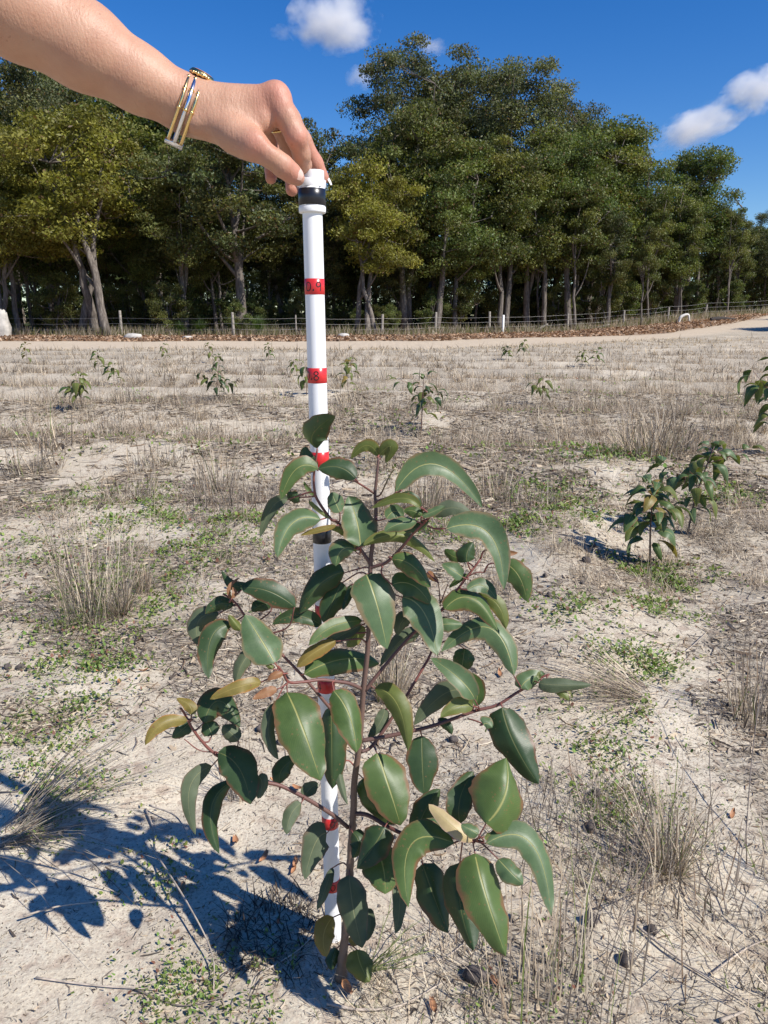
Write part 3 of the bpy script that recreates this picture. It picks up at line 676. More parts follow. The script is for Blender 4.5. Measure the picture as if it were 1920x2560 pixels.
# leaf litter and rough grass along the fence
def verge():
    rng = np.random.default_rng(92); g = Geo(); N = 26000
    px = rng.uniform(-150, 2080, N); x0 = (px - 960) / FPX * 38; s = rng.random(N)
    Y = track_y(x0) + 7.6 - 4.2 * sstep(5, 15, x0) + s * 10; x = (px - 960) / FPX * Y
    k = Y > track_y(x) + 7.8 - 4.2 * sstep(5, 15, x); x, Y = x[k], Y[k]; N = len(x); a = rng.uniform(0, 6.28, N); L = rng.uniform(.06, .17, N)
    p = np.stack([x, Y, G(x, Y) + .02 + .05 * rng.random(N)], 1)
    d = np.stack([np.cos(a), np.sin(a), rng.normal(0, .4, N)], 1) * L[:, None]; wv = np.stack([-np.sin(a), np.cos(a), rng.normal(0, .6, N)], 1) * (L * .3)[:, None]
    pal = np.array([(.33, .20, .12), (.42, .28, .18), (.24, .145, .09), (.50, .37, .26), (.18, .12, .085)])
    g.add(*ribbons(p - d * .5, p, p + d * .5, wv, pick(rng, pal, N, .25), 1.1, .4))
    obj('leaf_litter', g.mesh('leaf_litter', False), M_GRASS, label='orange-brown fallen leaves carpeting the strip before the fence', cat='leaf litter', kind='stuff')
    g = Geo(); N = 22000; px = rng.uniform(-150, 2080, N)
    Y = 39.5 + rng.random(N) * 5 + np.interp(px, [1000, 1920], [0, 14]); x = (px - 960) / FPX * Y
    k = rng.random(N) < sstep(.35, .6, fbm(x * .9, Y * .9, 71)); x, Y = x[k], Y[k]; N = len(x); a = rng.uniform(0, 6.28, N); H = rng.uniform(.12, .65, N) * (.4 + fbm(x * .6, Y * .6, 72))
    b = np.stack([x, Y, G(x, Y)], 1); ln = np.abs(rng.normal(.3, .3, N)); d = np.stack([np.cos(a) * np.sin(ln), np.sin(a) * np.sin(ln), np.cos(ln)], 1) * H[:, None]
    c = np.where((rng.random(N) < .5)[:, None], np.array([.14, .14, .055]) * rng.uniform(.6, 1.4, (N, 1)), pick(rng, STRAW, N) * .75)
    g.add(*ribbons(b, b + d * .55, b + d, np.stack([np.ones(N), 0 * a, 0 * a], 1) * rng.uniform(.006, .015, (N, 1)), c, .8, .2))
    obj('verge_grass', g.mesh('verge_grass', False), M_GRASS, label='rough green and straw grass growing along the fence line', cat='grass', kind='stuff')
verge()
# grass trees by the fence
M_SPIKE = foliage('grass_tree', .2, .5)
def grass_tree(dx, Y, h, label, seed):
    rng = np.random.default_rng(seed); x = zone_xy(dx * 1.1573, Y); root = empty('grass_tree', (x, Y, g1(x, Y)), label, 'grass tree')
    n = 420; a = rng.uniform(0, 6.28, n); el = np.arcsin(rng.uniform(-.15, 1, n)); L = h * rng.uniform(.7, 1.1, n)
    d = np.stack([np.cos(a) * np.cos(el), np.sin(a) * np.cos(el), np.sin(el)], 1) * L[:, None]
    b = np.tile([0, 0, .28], (n, 1)); m = b + d * .6 + [0, 0, .06]; tp = b + d; tp[:, 2] -= .12 * L; tp[:, 2] = np.maximum(tp[:, 2], .03)
    wv = np.stack([-np.sin(a), np.cos(a), 0 * a], 1) * .008
    obj('spikes', mesh_np('spikes', *ribbons(b, m, tp, wv, np.array([.10, .15, .05]) * rng.uniform(.6, 1.4, (n, 1)), .8, .2)), M_SPIKE, root)
    g = Geo(); g.tube([(0, 0, -.05), (0, 0, .15), (.02, 0, .32)], [.13, .14, .10], 8); obj('stump', g.mesh('stump'), M_BARK, root)
grass_tree(560, 41.5, 1.0, 'spiky green grass tree beside a weathered fence post', 1)
grass_tree(432, 42.5, .9, 'spiky grass tree under the leafy saplings behind the fence', 2)
grass_tree(390, 42.0, .65, 'small spiky grass tree low in the rough grass', 3)
# fence
M_POST = simple('weathered_post', (.27, .24, .205), .9, .4, 12, bump=.01)
M_WIRE = simple('fence_wire', (.33, .32, .31), .5, .1, 5, .6)
fence = empty('wire_fence', (zone_xy(300, 40), 40, 0), 'old wire fence on weathered wooden posts along the wood\'s edge', 'fence')
line = [(-40, 40.0), (263, 40.5), (505, 40.0), (640, 41.0), (825, 42.5), (940, 44.0), (1057, 46), (1225, 48.5), (1345, 50.5), (1440, 52), (1520, 53.5), (1700, 57)]
tops = []
for i, (dx, Y) in enumerate(line):
    x = zone_xy(dx * 1.1573, Y); z = g1(x, Y); h = [1.25, 1.3, 1.2, 1.1, 1.15, 1.2, 1.25, 1.0, .95, .9, .85, .85][i]; lx = rf.uniform(-.05, .05)
    g = Geo(); r = .075 if dx != 640 else .04
    g.tube([(0, 0, -.2), (lx * .4, 0, .4), (lx, 0, h - .02), (lx, 0, h)], [r * 1.08, r, r * .93, r * .8], 8)
    obj('post', g.mesh('post', False), M_POST, fence, Vector((x, Y, z)) - fence.location); tops.append((x, Y, z, h))
for hh in (.38, .66, .93):
    g = Geo(); pts = []
    for i in range(len(tops) - 1):
        a, b = tops[i], tops[i + 1]
        for k in range(4):
            u = k / 4; pts.append(Vector((a[0] + (b[0] - a[0]) * u, a[1] + (b[1] - a[1]) * u - .09, a[2] + (b[2] - a[2]) * u + hh - .05 * math.sin(math.pi * u))) - fence.location)
    g.tube(pts, .006, 4, cap=False); obj('wire', g.mesh('wire'), M_WIRE, fence)
x = zone_xy(1086 * 1.1573, 45.5); g = Geo(); g.tube([(0, 0, -.2), (0, 0, .05), (0, 0, 1.02), (0, 0, 1.05)], [.075, .075, .075, .06], 10)
obj('marker_post', g.mesh('marker_post', False), simple('white_paint', (.80, .79, .76), .5, .06, 8), loc=(x, 45.5, g1(x, 45.5)), label='white painted marker post in front of the wire fence', cat='post')
def log(pts, rad, label, mat, Y, name='fallen_log'):
    P_ = [PT(a * 1.1573, b * 1.1573, Y + (c[0] if c else 0)) for (a, b, *c) in pts]; dz = g1(P_[0].x, Y) + rad * .5 - min(p.z for p in P_); P_ = [p + Vector((0, 0, dz)) for p in P_]; o0 = P_[0].copy()
    g = Geo(); S = spline([tuple(p) for p in P_], 6 * len(P_)); n = len(S)
    g.tube([Vector(tuple(q)) - o0 for q in S], [rad * (1 - .4 * abs(2 * i / n - .6)) for i in range(n)], 8)
    obj(name, g.mesh(name), mat, loc=o0, label=label, cat='log')
M_PALE = simple('bleached_wood', (.66, .63, .58), .8, .15, 6); M_LOGD = simple('dark_wood', (.055, .045, .04), .95, .3, 6)
log([(1467, 687), (1472, 675), (1487, 670), (1490, 684)], .10, 'bleached white branch arching out of the ground by the track', M_PALE, 49.5, 'bleached_branch')
log([(1535, 687), (1560, 685), (1588, 686)], .16, 'dark fallen log lying at the far end of the track', M_LOGD, 50)
log([(1155, 708), (1184, 691)], .09, 'grey post fallen aslant against the fence', M_POST, 47, 'leaning_post')
log([(1290, 694), (1318, 686)], .09, 'grey branch lying aslant in grass past the white marker post', M_POST, 48.5, 'fallen_branch')
# stone at the end of the fence and small stones on the verge
M_STONE = simple('pale_stone', (.44, .41, .37), .9, .3, 3, bump=.02)
def stone(dx, dy, Y, sx, sy, sz, label, seed):
    rng = np.random.default_rng(seed); V, F = lathe([(max(.02, math.sin(a)), -math.cos(a)) for a in np.linspace(.05, 3.09, 9)], 12); V = np.array(V)
    V = np.sign(V) * np.abs(V) ** .75; V *= 1 + .22 * (rng.random((len(V), 1)) - .5); V *= [sx, sy, sz]
    x = zone_xy(dx * 1.1573, Y); obj('stone', mesh_np('stone', V, F, None, None, True), M_STONE, loc=(x, Y, g1(x, Y) + sz * .55), label=label, cat='stone')
stone(5, 715, 38.5, .42, .35, .85, 'tall pale stone standing at the end of the fence', 1)
stone(289, 741, 36, .42, .3, .17, 'flat pale stone lying in the orange leaf litter', 2)
stone(405, 743, 35, .22, .18, .09, 'small pale stone at the edge of the sand track', 3)
stone(742, 727, 37, .28, .2, .14, 'pale stone in the leaf litter beside the pole', 4)

# ------------------------------------------------------------------ clouds
def cloud(dx, dy, wd, hd, label, seed, tilt=0.0, dens=1.0):
    Y = 1500; c = PT(dx * 1.1573, dy * 1.1573, Y); sc = Y / FPX * 1.1573
    rng = np.random.default_rng(seed); V, F = lathe([(max(.01, math.sin(a)), -math.cos(a)) for a in np.linspace(.02, 3.12, 14)], 24)
    V = np.array(V); V *= [wd * sc * .62, wd * sc * .40, hd * sc * .66]
    t = NT('cloud_vapour'); oc = t.n('TexCoord').outputs['Generated']
    mp = t.n('Mapping'); mp.inputs['Location'].default_value = (-1, -1, -1); mp.inputs['Scale'].default_value = (2, 2, 2); t.l(oc, mp.inputs[0])
    ln = t.n('VectorMath', operation='LENGTH'); t.l(mp.outputs[0], ln.inputs[0])
    mp2 = t.n('Mapping'); mp2.inputs['Location'].default_value = (seed * 3.1, 0, 0); mp2.inputs['Scale'].default_value = (1.6, 1.6, 1.2); t.l(oc, mp2.inputs[0])
    nz = t.noise(mp2.outputs[0], 2.1, 5, .62)
    f = t.math('SUBTRACT', t.math('MULTIPLY', nz, 2.3), t.math('ADD', t.math('MULTIPLY', ln.outputs['Value'], .85), .42))
    de = t.math('MULTIPLY', t.math('MAXIMUM', f, 0.0), .12 * dens)
    pv = t.n('VolumePrincipled'); pv.inputs['Color'].default_value = (1, 1, 1, 1); pv.inputs['Anisotropy'].default_value = .2
    t.l(de, pv.inputs['Density']); t.t.nodes.remove(t.b); t.l(pv.outputs[0], t.out.inputs['Volume'])
    o = obj('cloud', mesh_np('cloud', V, F, None, None, True), t.m, loc=c, label=label, cat='cloud'); o.rotation_euler = (0, tilt, 0)
cloud(722, 46, 158, 92, 'puffy white cloud high above the hand', 1, 0, .6)
cloud(787, 163, 66, 40, 'small white cloud at the edge of the tall trees', 2, -.3, .35)
cloud(930, 99, 66, 28, 'thin white cloud wisp just over the tall treetops', 3, .1, .35)
cloud(1512, 270, 176, 62, 'slanting white cloud between two smaller ones', 4, -.40, .5)
cloud(1640, 188, 130, 60, 'white cloud cut by the picture edge above the slanting one', 5, -.3, .6)
cloud(1630, 235, 52, 26, 'tiny white cloud next to the slanting cloud', 6, 0, .4)
cloud(610, 70, 40, 24, 'faint wisp of cloud beside the puffy one', 7, 0, .2)
# ------------------------------------------------------------------ eucalypt leaves
def leaf_mat(name, dim, g1_, g2_, rib, edge, edge_amt, trans, tcol, rough=.42, spots=0.0, veins=.5):
    g1_, g2_, rib = (tuple(x * q for x in v) for v, q in ((g1_, dim), (g2_, dim * 1.08), (rib, .85)))
    t = NT(name); uv = t.n('UVMap').outputs[0]; sx = t.n('SeparateXYZ'); t.l(uv, sx.inputs[0])
    rnd = t.n('ObjectInfo').outputs['Random']; oc = t.n('TexCoord').outputs['Object']
    ua = t.math('ABSOLUTE', t.math('SUBTRACT', sx.outputs[0], .5))
    col = t.mix(rnd, g1_, g2_)
    nz = t.noise(oc, 34, 5, .7)
    col = t.mix(t.math('MULTIPLY', t.ramp(nz, [(.35, (0, 0, 0)), (.7, (1, 1, 1))]), .55), col, tuple(c * 1.5 for c in g2_))
    # slanting side veins
    vn = t.math('SINE', t.math('MULTIPLY', t.math('ADD', sx.outputs[1], t.math('MULTIPLY', ua, -.55)), 210.0))
    vm = t.math('MULTIPLY', t.ramp(vn, [(.55, (0, 0, 0)), (1.0, (1, 1, 1))]), .13 * veins)
    col = t.mix(vm, col, rib)
    # reddish margin, uneven
    em = t.ramp(t.math('ADD', ua, t.math('MULTIPLY', t.math('SUBTRACT', t.noise(oc, 34, 4, .65), .5), .42)), [(.40, (0, 0, 0)), (.50, (1, 1, 1))])
    col = t.mix(t.math('MULTIPLY', em, edge_amt), col, edge)
    mr = t.ramp(t.math('ADD', ua, t.math('MULTIPLY', sx.outputs[1], .012)), [(.010, (1, 1, 1)), (.030, (0, 0, 0))])
    col = t.mix(t.math('MULTIPLY', mr, .85), col, rib)
    if spots:
        vo = t.n('TexVoronoi'); vo.inputs['Scale'].default_value = 190; t.l(oc, vo.inputs['Vector'])
        sm = t.math('MULTIPLY', t.math('LESS_THAN', vo.outputs['Distance'], .22), t.math('GREATER_THAN', t.noise(oc, 38, 2), .54))
        col = t.mix(t.math('MULTIPLY', sm, spots), col, (.20, .11, .05))
    t.set(Base_Color=col, Roughness=rough); t.b.inputs['Specular IOR Level'].default_value = .34
    nd = t.n('Bump'); nd.inputs['Strength'].default_value = .35; nd.inputs['Distance'].default_value = .0012
    t.l(t.math('ADD', t.math('MULTIPLY', vn, .02), t.math('ADD', nz, t.math('MULTIPLY', mr, -.7))), nd.inputs['Height']); t.l(nd.outputs[0], t.b.inputs['Normal'])
    tr = t.n('BsdfTranslucent'); t.l(t.mix(.6, col, tcol), tr.inputs[0])
    mx = t.n('MixShader'); mx.inputs[0].default_value = trans
    t.l(t.b.outputs[0], mx.inputs[1]); t.l(tr.outputs[0], mx.inputs[2]); t.l(mx.outputs[0], t.out.inputs[0])
    return t.m
LM = {
 'g': leaf_mat('leaf_green', 0.72, (.052, .100, .028), (.088, .140, .040), (.38, .36, .12), (.20, .075, .045), .75, .16, (.16, .26, .02), spots=.5),
 'b': leaf_mat('leaf_bluegreen', 0.72, (.066, .118, .050), (.100, .158, .070), (.42, .40, .15), (.24, .13, .075), .6, .12, (.14, .24, .03), spots=.4),
 'd': leaf_mat('leaf_dark', 0.75, (.026, .058, .022), (.045, .080, .032), (.17, .18, .065), (.15, .050, .030), .75, .16, (.12, .20, .015), spots=.5),
 'y': leaf_mat('leaf_olive', 0.78, (.105, .135, .034), (.135, .160, .045), (.42, .40, .12), (.27, .13, .05), .55, .26, (.27, .33, .03)),
 'm': leaf_mat('leaf_matte', 0.72, (.085, .115, .060), (.105, .132, .075), (.24, .24, .12), (.17, .085, .065), .6, .14, (.16, .22, .04), rough=.6, veins=.3),
 'o': leaf_mat('leaf_yellowing', 0.62, (.22, .19, .045), (.30, .22, .06), (.45, .36, .11), (.36, .16, .05), .8, .28, (.42, .34, .05), spots=.9),
 'r': leaf_mat('leaf_russet', 0.80, (.24, .105, .05), (.30, .15, .07), (.42, .28, .12), (.22, .07, .035), .6, .25, (.42, .2, .06)),
 'p': leaf_mat('leaf_pinkish', 0.85, (.40, .33, .14), (.48, .36, .20), (.52, .45, .16), (.50, .33, .25), .8, .25, (.5, .42, .12)),
}
t = NT('young_bark'); oc = t.n('TexCoord').outputs['Object']; va = t.n('VertexColor'); va.layer_name = 'Col'
nz = t.noise(oc, 140, 4); t.set(Base_Color=t.mix(t.math('MULTIPLY', nz, .6), va.outputs[0], (.10, .06, .05)), Roughness=.55); t.bump(nz, .5, .0006); M_STEM = t.m
RED, BRN, BASE_ = np.array([.20, .055, .042]), np.array([.115, .062, .050]), np.array([.235, .165, .115])

def leaf_geo(b, m, tp, W, N, fold=.25, arch=.08, shape=.42, wave=.0, twist=0.0, seed=0, nu=6, nv=16):
    """blade through base, middle and tip; N is the way the blade faces, W its full width"""
    rng = np.random.default_rng(seed)
    b, m, tp = Vector(b), Vector(m), Vector(tp)
    ctrl = m * 2 - (b + tp) * .5; L = (tp - b).length
    V = []; UV = []; ph = rng.uniform(0, 6.28); ph2 = rng.uniform(0, 6.28)
    for i in range(nv + 1):
        v = i / nv
        p = b * (1 - v) ** 2 + ctrl * 2 * v * (1 - v) + tp * v * v
        tg = ((ctrl - b) * (1 - v) + (tp - ctrl) * v).normalized()
        n = (N - tg * N.dot(tg)); n = n.normalized() if n.length > 1e-5 else tg.orthogonal().normalized()
        s = tg.cross(n)
        if twist:
            a = twist * (v - .4); n, s = n * math.cos(a) + s * math.sin(a), s * math.cos(a) - n * math.sin(a)
        p = p + N * (arch * L * 4 * v * (1 - v))
        # outline: blunt base, widest at `shape`, drawn-out tip
        e = math.log(.5) / math.log(shape); q = max(0.0, math.sin(math.pi * v ** e)) ** .58
        wd = W * .5 * max(q, .02 if 0 < i < nv else .012)
        for j in range(nu + 1):
            u = j / nu * 2 - 1
            off = -fold * wd * (abs(u) ** 1.35)
            wv = wave * W * (.5 * math.sin(v * 11 + ph + (1.6 if u > 0 else 0)) + .3 * math.sin(v * 23 + ph2)) * abs(u) ** 2
            ed = 1 + .045 * math.sin(v * 17 + ph2 + u * 1.5) + .05 * math.sin(v * 8 + ph - 2 * u) + .025 * math.sin(v * 31 + ph * 2 + 3 * u)
            V.append(p + s * (u * wd * ed) + n * (off + wv)); UV.append(((u + 1) / 2, v))
    F = []
    for i in range(nv):
        for j in range(nu):
            a = i * (nu + 1) + j; F.append((a, a + 1, a + nu + 2, a + nu + 1))
    return V, F, UV

# ------------------------------------------------------------------ the seedling in front of the pole
CR = {'A': (600, 980), 'B': (960, 1080), 'C': (340, 1380), 'D': (740, 1380), 'E': (1000, 1640), 'F': (340, 1700), 'G': (700, 1900)}
SC = 1659 / 500
def S(c, x, y): return CR[c][0] + x / SC, CR[c][1] + y / SC
def seq(text):
    out = []; c = None
    for tok in text.split():
        if tok in CR: c = tok
        else: x, y = tok.split(','); out.append(S(c, float(x), float(y)))
    return out
base_pt = GP(852, 2447)
YB = base_pt.y
trunk_px = seq('G 505,1815 525,1600 545,1400 575,1000 585,820 600,560 612,380 615,200 D 520,1640 543,1380 560,1130 588,880 603,640 A 1085,1400 1118,1150 1128,950 1120,850 1138,660 1150,545')
trunk_Y = np.interp(np.arange(len(trunk_px)), [0, 7, 12, 18], [YB, YB + .005, YB + .015, YB + .03])
trunk_px[0] = (852, 2447)
plant = empty('eucalyptus_seedling', base_pt, 'broad-leaved eucalyptus seedling with red stems standing in front of the measuring pole', 'seedling')
PX = []           # (px, py, Y) samples along all wood, for joining leaves to it
def wood(pxs, Ys, r0, r1, c0, c1, name, n=None, flare=False):
    pts = [PT(p[0], p[1], y) for p, y in zip(pxs, Ys)]
    n = n or 5 * len(pts); Q = spline([tuple(p) for p in pts], n); PXs = spline([(p[0], p[1], y) for p, y in zip(pxs, Ys)], n)
    g = Geo(); rad = []; 
    for i in range(n):
        u = i / (n - 1); r = r0 + (r1 - r0) * u
        if flare: r *= 1 + .55 * math.exp(-u * 30) + .10 * math.sin(i * 2.1) * (u < .3)
        rad.append(r)
    g.tube([Vector(tuple(q)) - plant.location for q in Q], rad, 10)
    k = 10; cc = np.array([c0 + (c1 - c0) * min(1, (i / (n - 1)) * 1.4) for i in range(n)]); C = np.repeat(cc, k, 0); C = np.concatenate([C, cc[:1], cc[-1:]])
    o = obj(name, mesh_np(name, np.concatenate(g.V), np.concatenate(g.F), C, None, True), M_STEM, plant)
    for q, w_ in zip(Q, PXs): PX.append((w_[0], w_[1], w_[2], q))
    return Q
wood(trunk_px, trunk_Y, .0058, .0014, BASE_, BRN, 'stem', flare=True, n=90)
def ynear(p):
    a = np.array([(x, y) for x, y, *_ in PX]); d = (a[:, 0] - p[0]) ** 2 + (a[:, 1] - p[1]) ** 2; return PX[int(d.argmin())][2]
def branch(text, dY, r0, r1, c0=BRN, c1=RED):
    p = seq(text); y0 = ynear(p[0]); L = np.cumsum([0] + [math.dist(a, b) for a, b in zip(p, p[1:])]); L = L / L[-1]
    wood(p, [y0 + dY * u for u in L], r0, r1, c0, c1, 'branch')
branch('G 618,445 690,448 760,472 900,556 1110,640 E 400,1500 560,1535 640,1530', -.10, .0030, .0017)
branch('G 565,560 430,450 200,310 0,212 F 1020,835 850,742 640,600 540,500 460,390 400,275 370,232', -.05, .0028, .0012)
branch('D 530,1568 800,1520 1140,1440 1480,1320 E 800,410 960,310 1080,240 1170,180 1240,150', .02, .0028, .0012)
branch('D 540,1659 620,1620 720,1490 820,1340 900,1220 960,1120 1060,950 1100,880 1125,790 1045,725', .06, .0024, .0014)
branch('D 575,1150 690,1000 930,720 1060,600 1200,490 1370,270 1530,60', .03, .0024, .0014)
branch('D 545,1135 440,1090 320,1072 200,1060 60,1078 C 1270,1080 1222,1010 1180,950', -.06, .0024, .0014)
branch('D 520,1590 420,1440 270,1280 110,1090 C 1327,970 1210,850 1050,680 905,530 850,450 790,390 720,345', .0, .0023, .0011)
branch('A 1085,1430 1010,1320 900,1180 800,1075 750,1050 640,890 615,790 612,700 625,600 640,480', -.01, .0022, .0011)
branch('A 1075,1460 1140,1440 1220,1410 1350,1280 1440,1170 1550,1060 1565,1010 B 310,630', -.04, .0022, .0011)
branch('A 1120,870 1165,850 1210,760 1250,680 1285,640', -.01, .0011, .0006, RED, np.array([.16, .16, .05]))
branch('A 1110,840 1030,785 945,735', -.03, .0014, .0010)
branch('A 1115,910 1210,880 1290,845 1340,815', -.03, .0013, .0010)
branch('D 1195,430 1190,330 1180,255', .0, .0009, .0005)
branch('D 1200,420 1235,330 1262,262', -.01, .0009, .0005)
branch('B 365,780 415,800 480,803', -.02, .0012, .0010)
branch('B 710,1190 770,1165 830,1165', .0, .0011, .0008)
branch('E 560,520 620,535 700,568', -.01, .0012, .0009)
branch('F 640,600 520,580 400,490', -.01, .0009, .0006)
LEAVES = '''
A 640,470 615,340 790,195 190 -.35 d
A 640,640 560,565 545,450 150 -.2 d
A 650,640 470,640 340,890 170 .1 g
A 960,722 825,625 650,640 200 .15 d
A 495,875 440,870 385,835 110 -.2 d
A 400,890 270,955 165,1205 115 -.05 m
A 672,1060 440,1085 310,1372 200 .4 b
A 800,1110 650,1145 500,1190 55 .2 o
A 1000,1290 965,1080 900,865 290 .42 b
A 830,1000 790,910 760,830 150 .3 b
A 950,1300 840,1315 795,1445 190 .25 b
A 960,1330 895,1175 755,1140 95 .0 y
A 1150,535 1050,440 920,555 110 -.2 y
A 1150,525 1250,450 1205,590 120 -.25 y
A 1500,960 1340,885 1090,965 90 .1 y
B 92,500 420,270 815,628 215 .15 b
B 310,620 230,535 130,530 85 -.1 d
B 20,720 85,660 165,700 130 .3 b
B 310,700 240,655 160,660 110 .1 g
B 275,740 130,765 0,825 120 .45 b
B 400,692 570,630 745,695 135 .05 m
B 310,700 405,662 510,615 80 .2 b
A 1010,1280 1330,1200 1620,1412 115 .2 y
B 370,722 280,790 165,822 75 -.1 d
B 512,802 860,850 992,1312 245 .42 b
B 1000,1090 1120,1200 1185,1405 210 .1 g
B 690,1082 690,1000 740,915 165 .1 d
B 640,1050 560,1020 505,972 100 -.1 g
B 652,1205 560,1150 478,1095 130 .4 b
B 700,1182 620,1225 540,1295 55 .0 g
B 690,1312 815,1275 935,1392 125 .4 b
B 760,1362 930,1420 1012,1635 135 -.05 y
B 500,1472 710,1395 945,1650 190 .3 g
B 65,1055 225,1110 385,1290 180 .1 g
D 792,272 960,280 1112,435 210 .2 g
D 880,372 1060,510 1172,865 300 .48 b
D 582,185 655,430 756,805 345 .35 b
D 402,172 210,255 28,512 215 -.05 d
D 385,250 300,420 235,592 210 -.1 d
D 452,270 432,375 385,482 70 .0 d
D 552,572 300,620 108,775 125 .45 g
D 545,605 380,690 200,785 100 .0 m
D 335,738 150,835 8,955 125 .1 o
D 68,1012 380,905 692,926 215 .45 g
D 962,530 875,580 850,692 140 .0 m
D 1030,680 890,715 698,945 135 .05 m
D 572,622 480,705 418,785 140 -.1 y
D 1200,605 1265,600 1382,605 130 .3 b
D 1808,1028 1590,640 1202,830 215 .35 b
D 1400,800 1385,905 1372,1012 180 -.15 g
D 1482,1222 1350,1065 1118,880 190 .4 b
D 1490,1280 1500,1130 1430,1000 140 .1 g
D 1432,1180 1240,1170 978,1432 200 .0 m
D 1472,1276 1320,1290 1198,1372 125 .4 y
D 1182,1380 1250,1435 1292,1512 85 -.1 d
D 650,1130 850,1265 925,1655 185 -.15 y
D 310,1148 440,1370 502,1662 250 .45 g
D 292,1275 305,1600 300,1965 240 -.15 d
D 742,1300 692,1425 598,1542 110 .0 m
C 1252,1160 1370,1490 1530,1895 390 .48 g
C 1152,922 1045,745 905,520 310 .42 b
C 872,650 822,592 768,520 80 .2 y
C 1322,462 1100,325 865,300 215 .1 d
C 1132,420 1040,440 958,492 120 .0 d
C 1542,612 1330,530 1130,602 140 .0 d
C 902,250 815,280 708,152 90 -.05 d
C 806,450 695,430 575,515 125 .05 d
C 690,515 520,570 530,778 185 -.05 m
C 792,602 625,720 602,1052 200 .1 d
C 962,830 875,935 828,1092 130 .0 m
C 1042,1080 830,1125 612,1222 115 .2 o
C 1172,1140 1080,1165 968,1222 80 .2 r
C 1222,1010 1150,1025 1088,1062 65 .1 r
C 1132,972 1100,935 1050,910 45 .3 y
C 1155,1250 1095,1480 1182,1722 120 .2 m
C 462,1352 440,1270 335,1215 95 .1 o
C 430,1400 215,1430 75,1602 110 .3 o
C 442,1420 385,1475 300,1542 125 .0 d
C 560,1422 690,1240 862,1455 235 .05 d
C 632,1522 612,1465 575,1395 150 .0 d
C 852,1565 790,1500 718,1438 140 -.05 m
F 680,600 855,740 950,1032 280 .1 d
F 632,712 445,900 492,1282 140 .0 m
F 802,840 625,1060 692,1442 150 .0 d
F 1010,800 1045,860 1010,985 120 .2 m
F 1192,862 1215,735 1352,640 150 -.1 d
F 1402,972 1440,905 1515,865 120 .0 m
F 1372,1020 1285,1120 1250,1282 125 .2 m
F 1582,1272 1485,1360 1400,1655 225 -.02 m
G 806,-60 900,240 1000,542 360 .3 g
G 690,150 775,340 950,535 185 -.1 g
E 182,660 185,890 202,1152 260 .0 d
E 500,1392 500,1180 610,958 215 -.1 d
E 712,1392 855,1150 880,845 450 .42 g
E 850,425 945,720 1150,1062 310 .1 d
E 602,1542 410,1400 238,1228 125 .35 p
E 365,1472 270,1410 155,1420 140 .45 b
E 652,1482 580,1440 505,1400 110 .4 b
E 150,1492 195,1310 335,1105 205 -.1 d
E 712,1556 1060,1560 1254,2163 215 .4 b
E 813,1682 915,1800 1022,1895 165 .25 b
E 622,1636 690,1990 880,2492 330 .42 g
E 495,1716 500,2060 610,2442 270 -.05 d
G 1445,692 1090,700 1065,1222 265 .2 g
G 1180,860 1275,1130 1392,1435 250 -.05 d
G 965,880 995,1150 958,1442 125 -.1 m
G 870,555 790,700 635,898 250 .0 d f
G 602,600 655,700 598,812 140 .0 d f
G 790,715 850,900 872,1112 300 .2 g
G 575,955 605,1230 682,1562 235 .0 m f
G 435,890 385,1050 308,1245 80 .0 m
G 442,1300 362,1450 385,1635 160 .0 o
G 640,1570 668,1700 742,1842 190 .25 y
G 722,1230 748,1360 718,1502 80 .1 m
G 470,1560 440,1640 425,1745 110 -.1 d
E 1002,268 1065,195 1205,150 150 .4 b
E 1150,222 1300,245 1592,240 120 .2 m
E 1270,270 1345,300 1402,372 80 .1 y
E 690,570 725,560 765,595 130 .2 b
G 500,30 498,160 562,372 70 .2 m
B 940,960 1010,1000 1112,1002 55 .1 r
B 358,1160 400,1200 452,1242 65 .0 r
A 750,1055 610,945 585,905 40 .1 y
A 612,860 560,800 530,740 40 .0 g
C 800,395 770,300 860,215 35 .2 r
C 795,385 815,340 800,290 40 .2 r
E 700,1500 735,1500 765,1460 60 .2 y
E 1165,190 1150,160 1165,125 35 .2 y
G 640,1520 600,1500 575,1470 60 .1 o
'''
plant_rng = random.Random(4)
def facing(s, p, jit=.10):
    c = (Vector((0, 0, CAM_H)) - p).normalized()
    n = c * (1 - abs(s)) + SUN * s
    return (n + Vector((plant_rng.uniform(-jit, jit), plant_rng.uniform(-jit, jit), plant_rng.uniform(-jit, jit)))).normalized()
pet = Geo(); petc = []
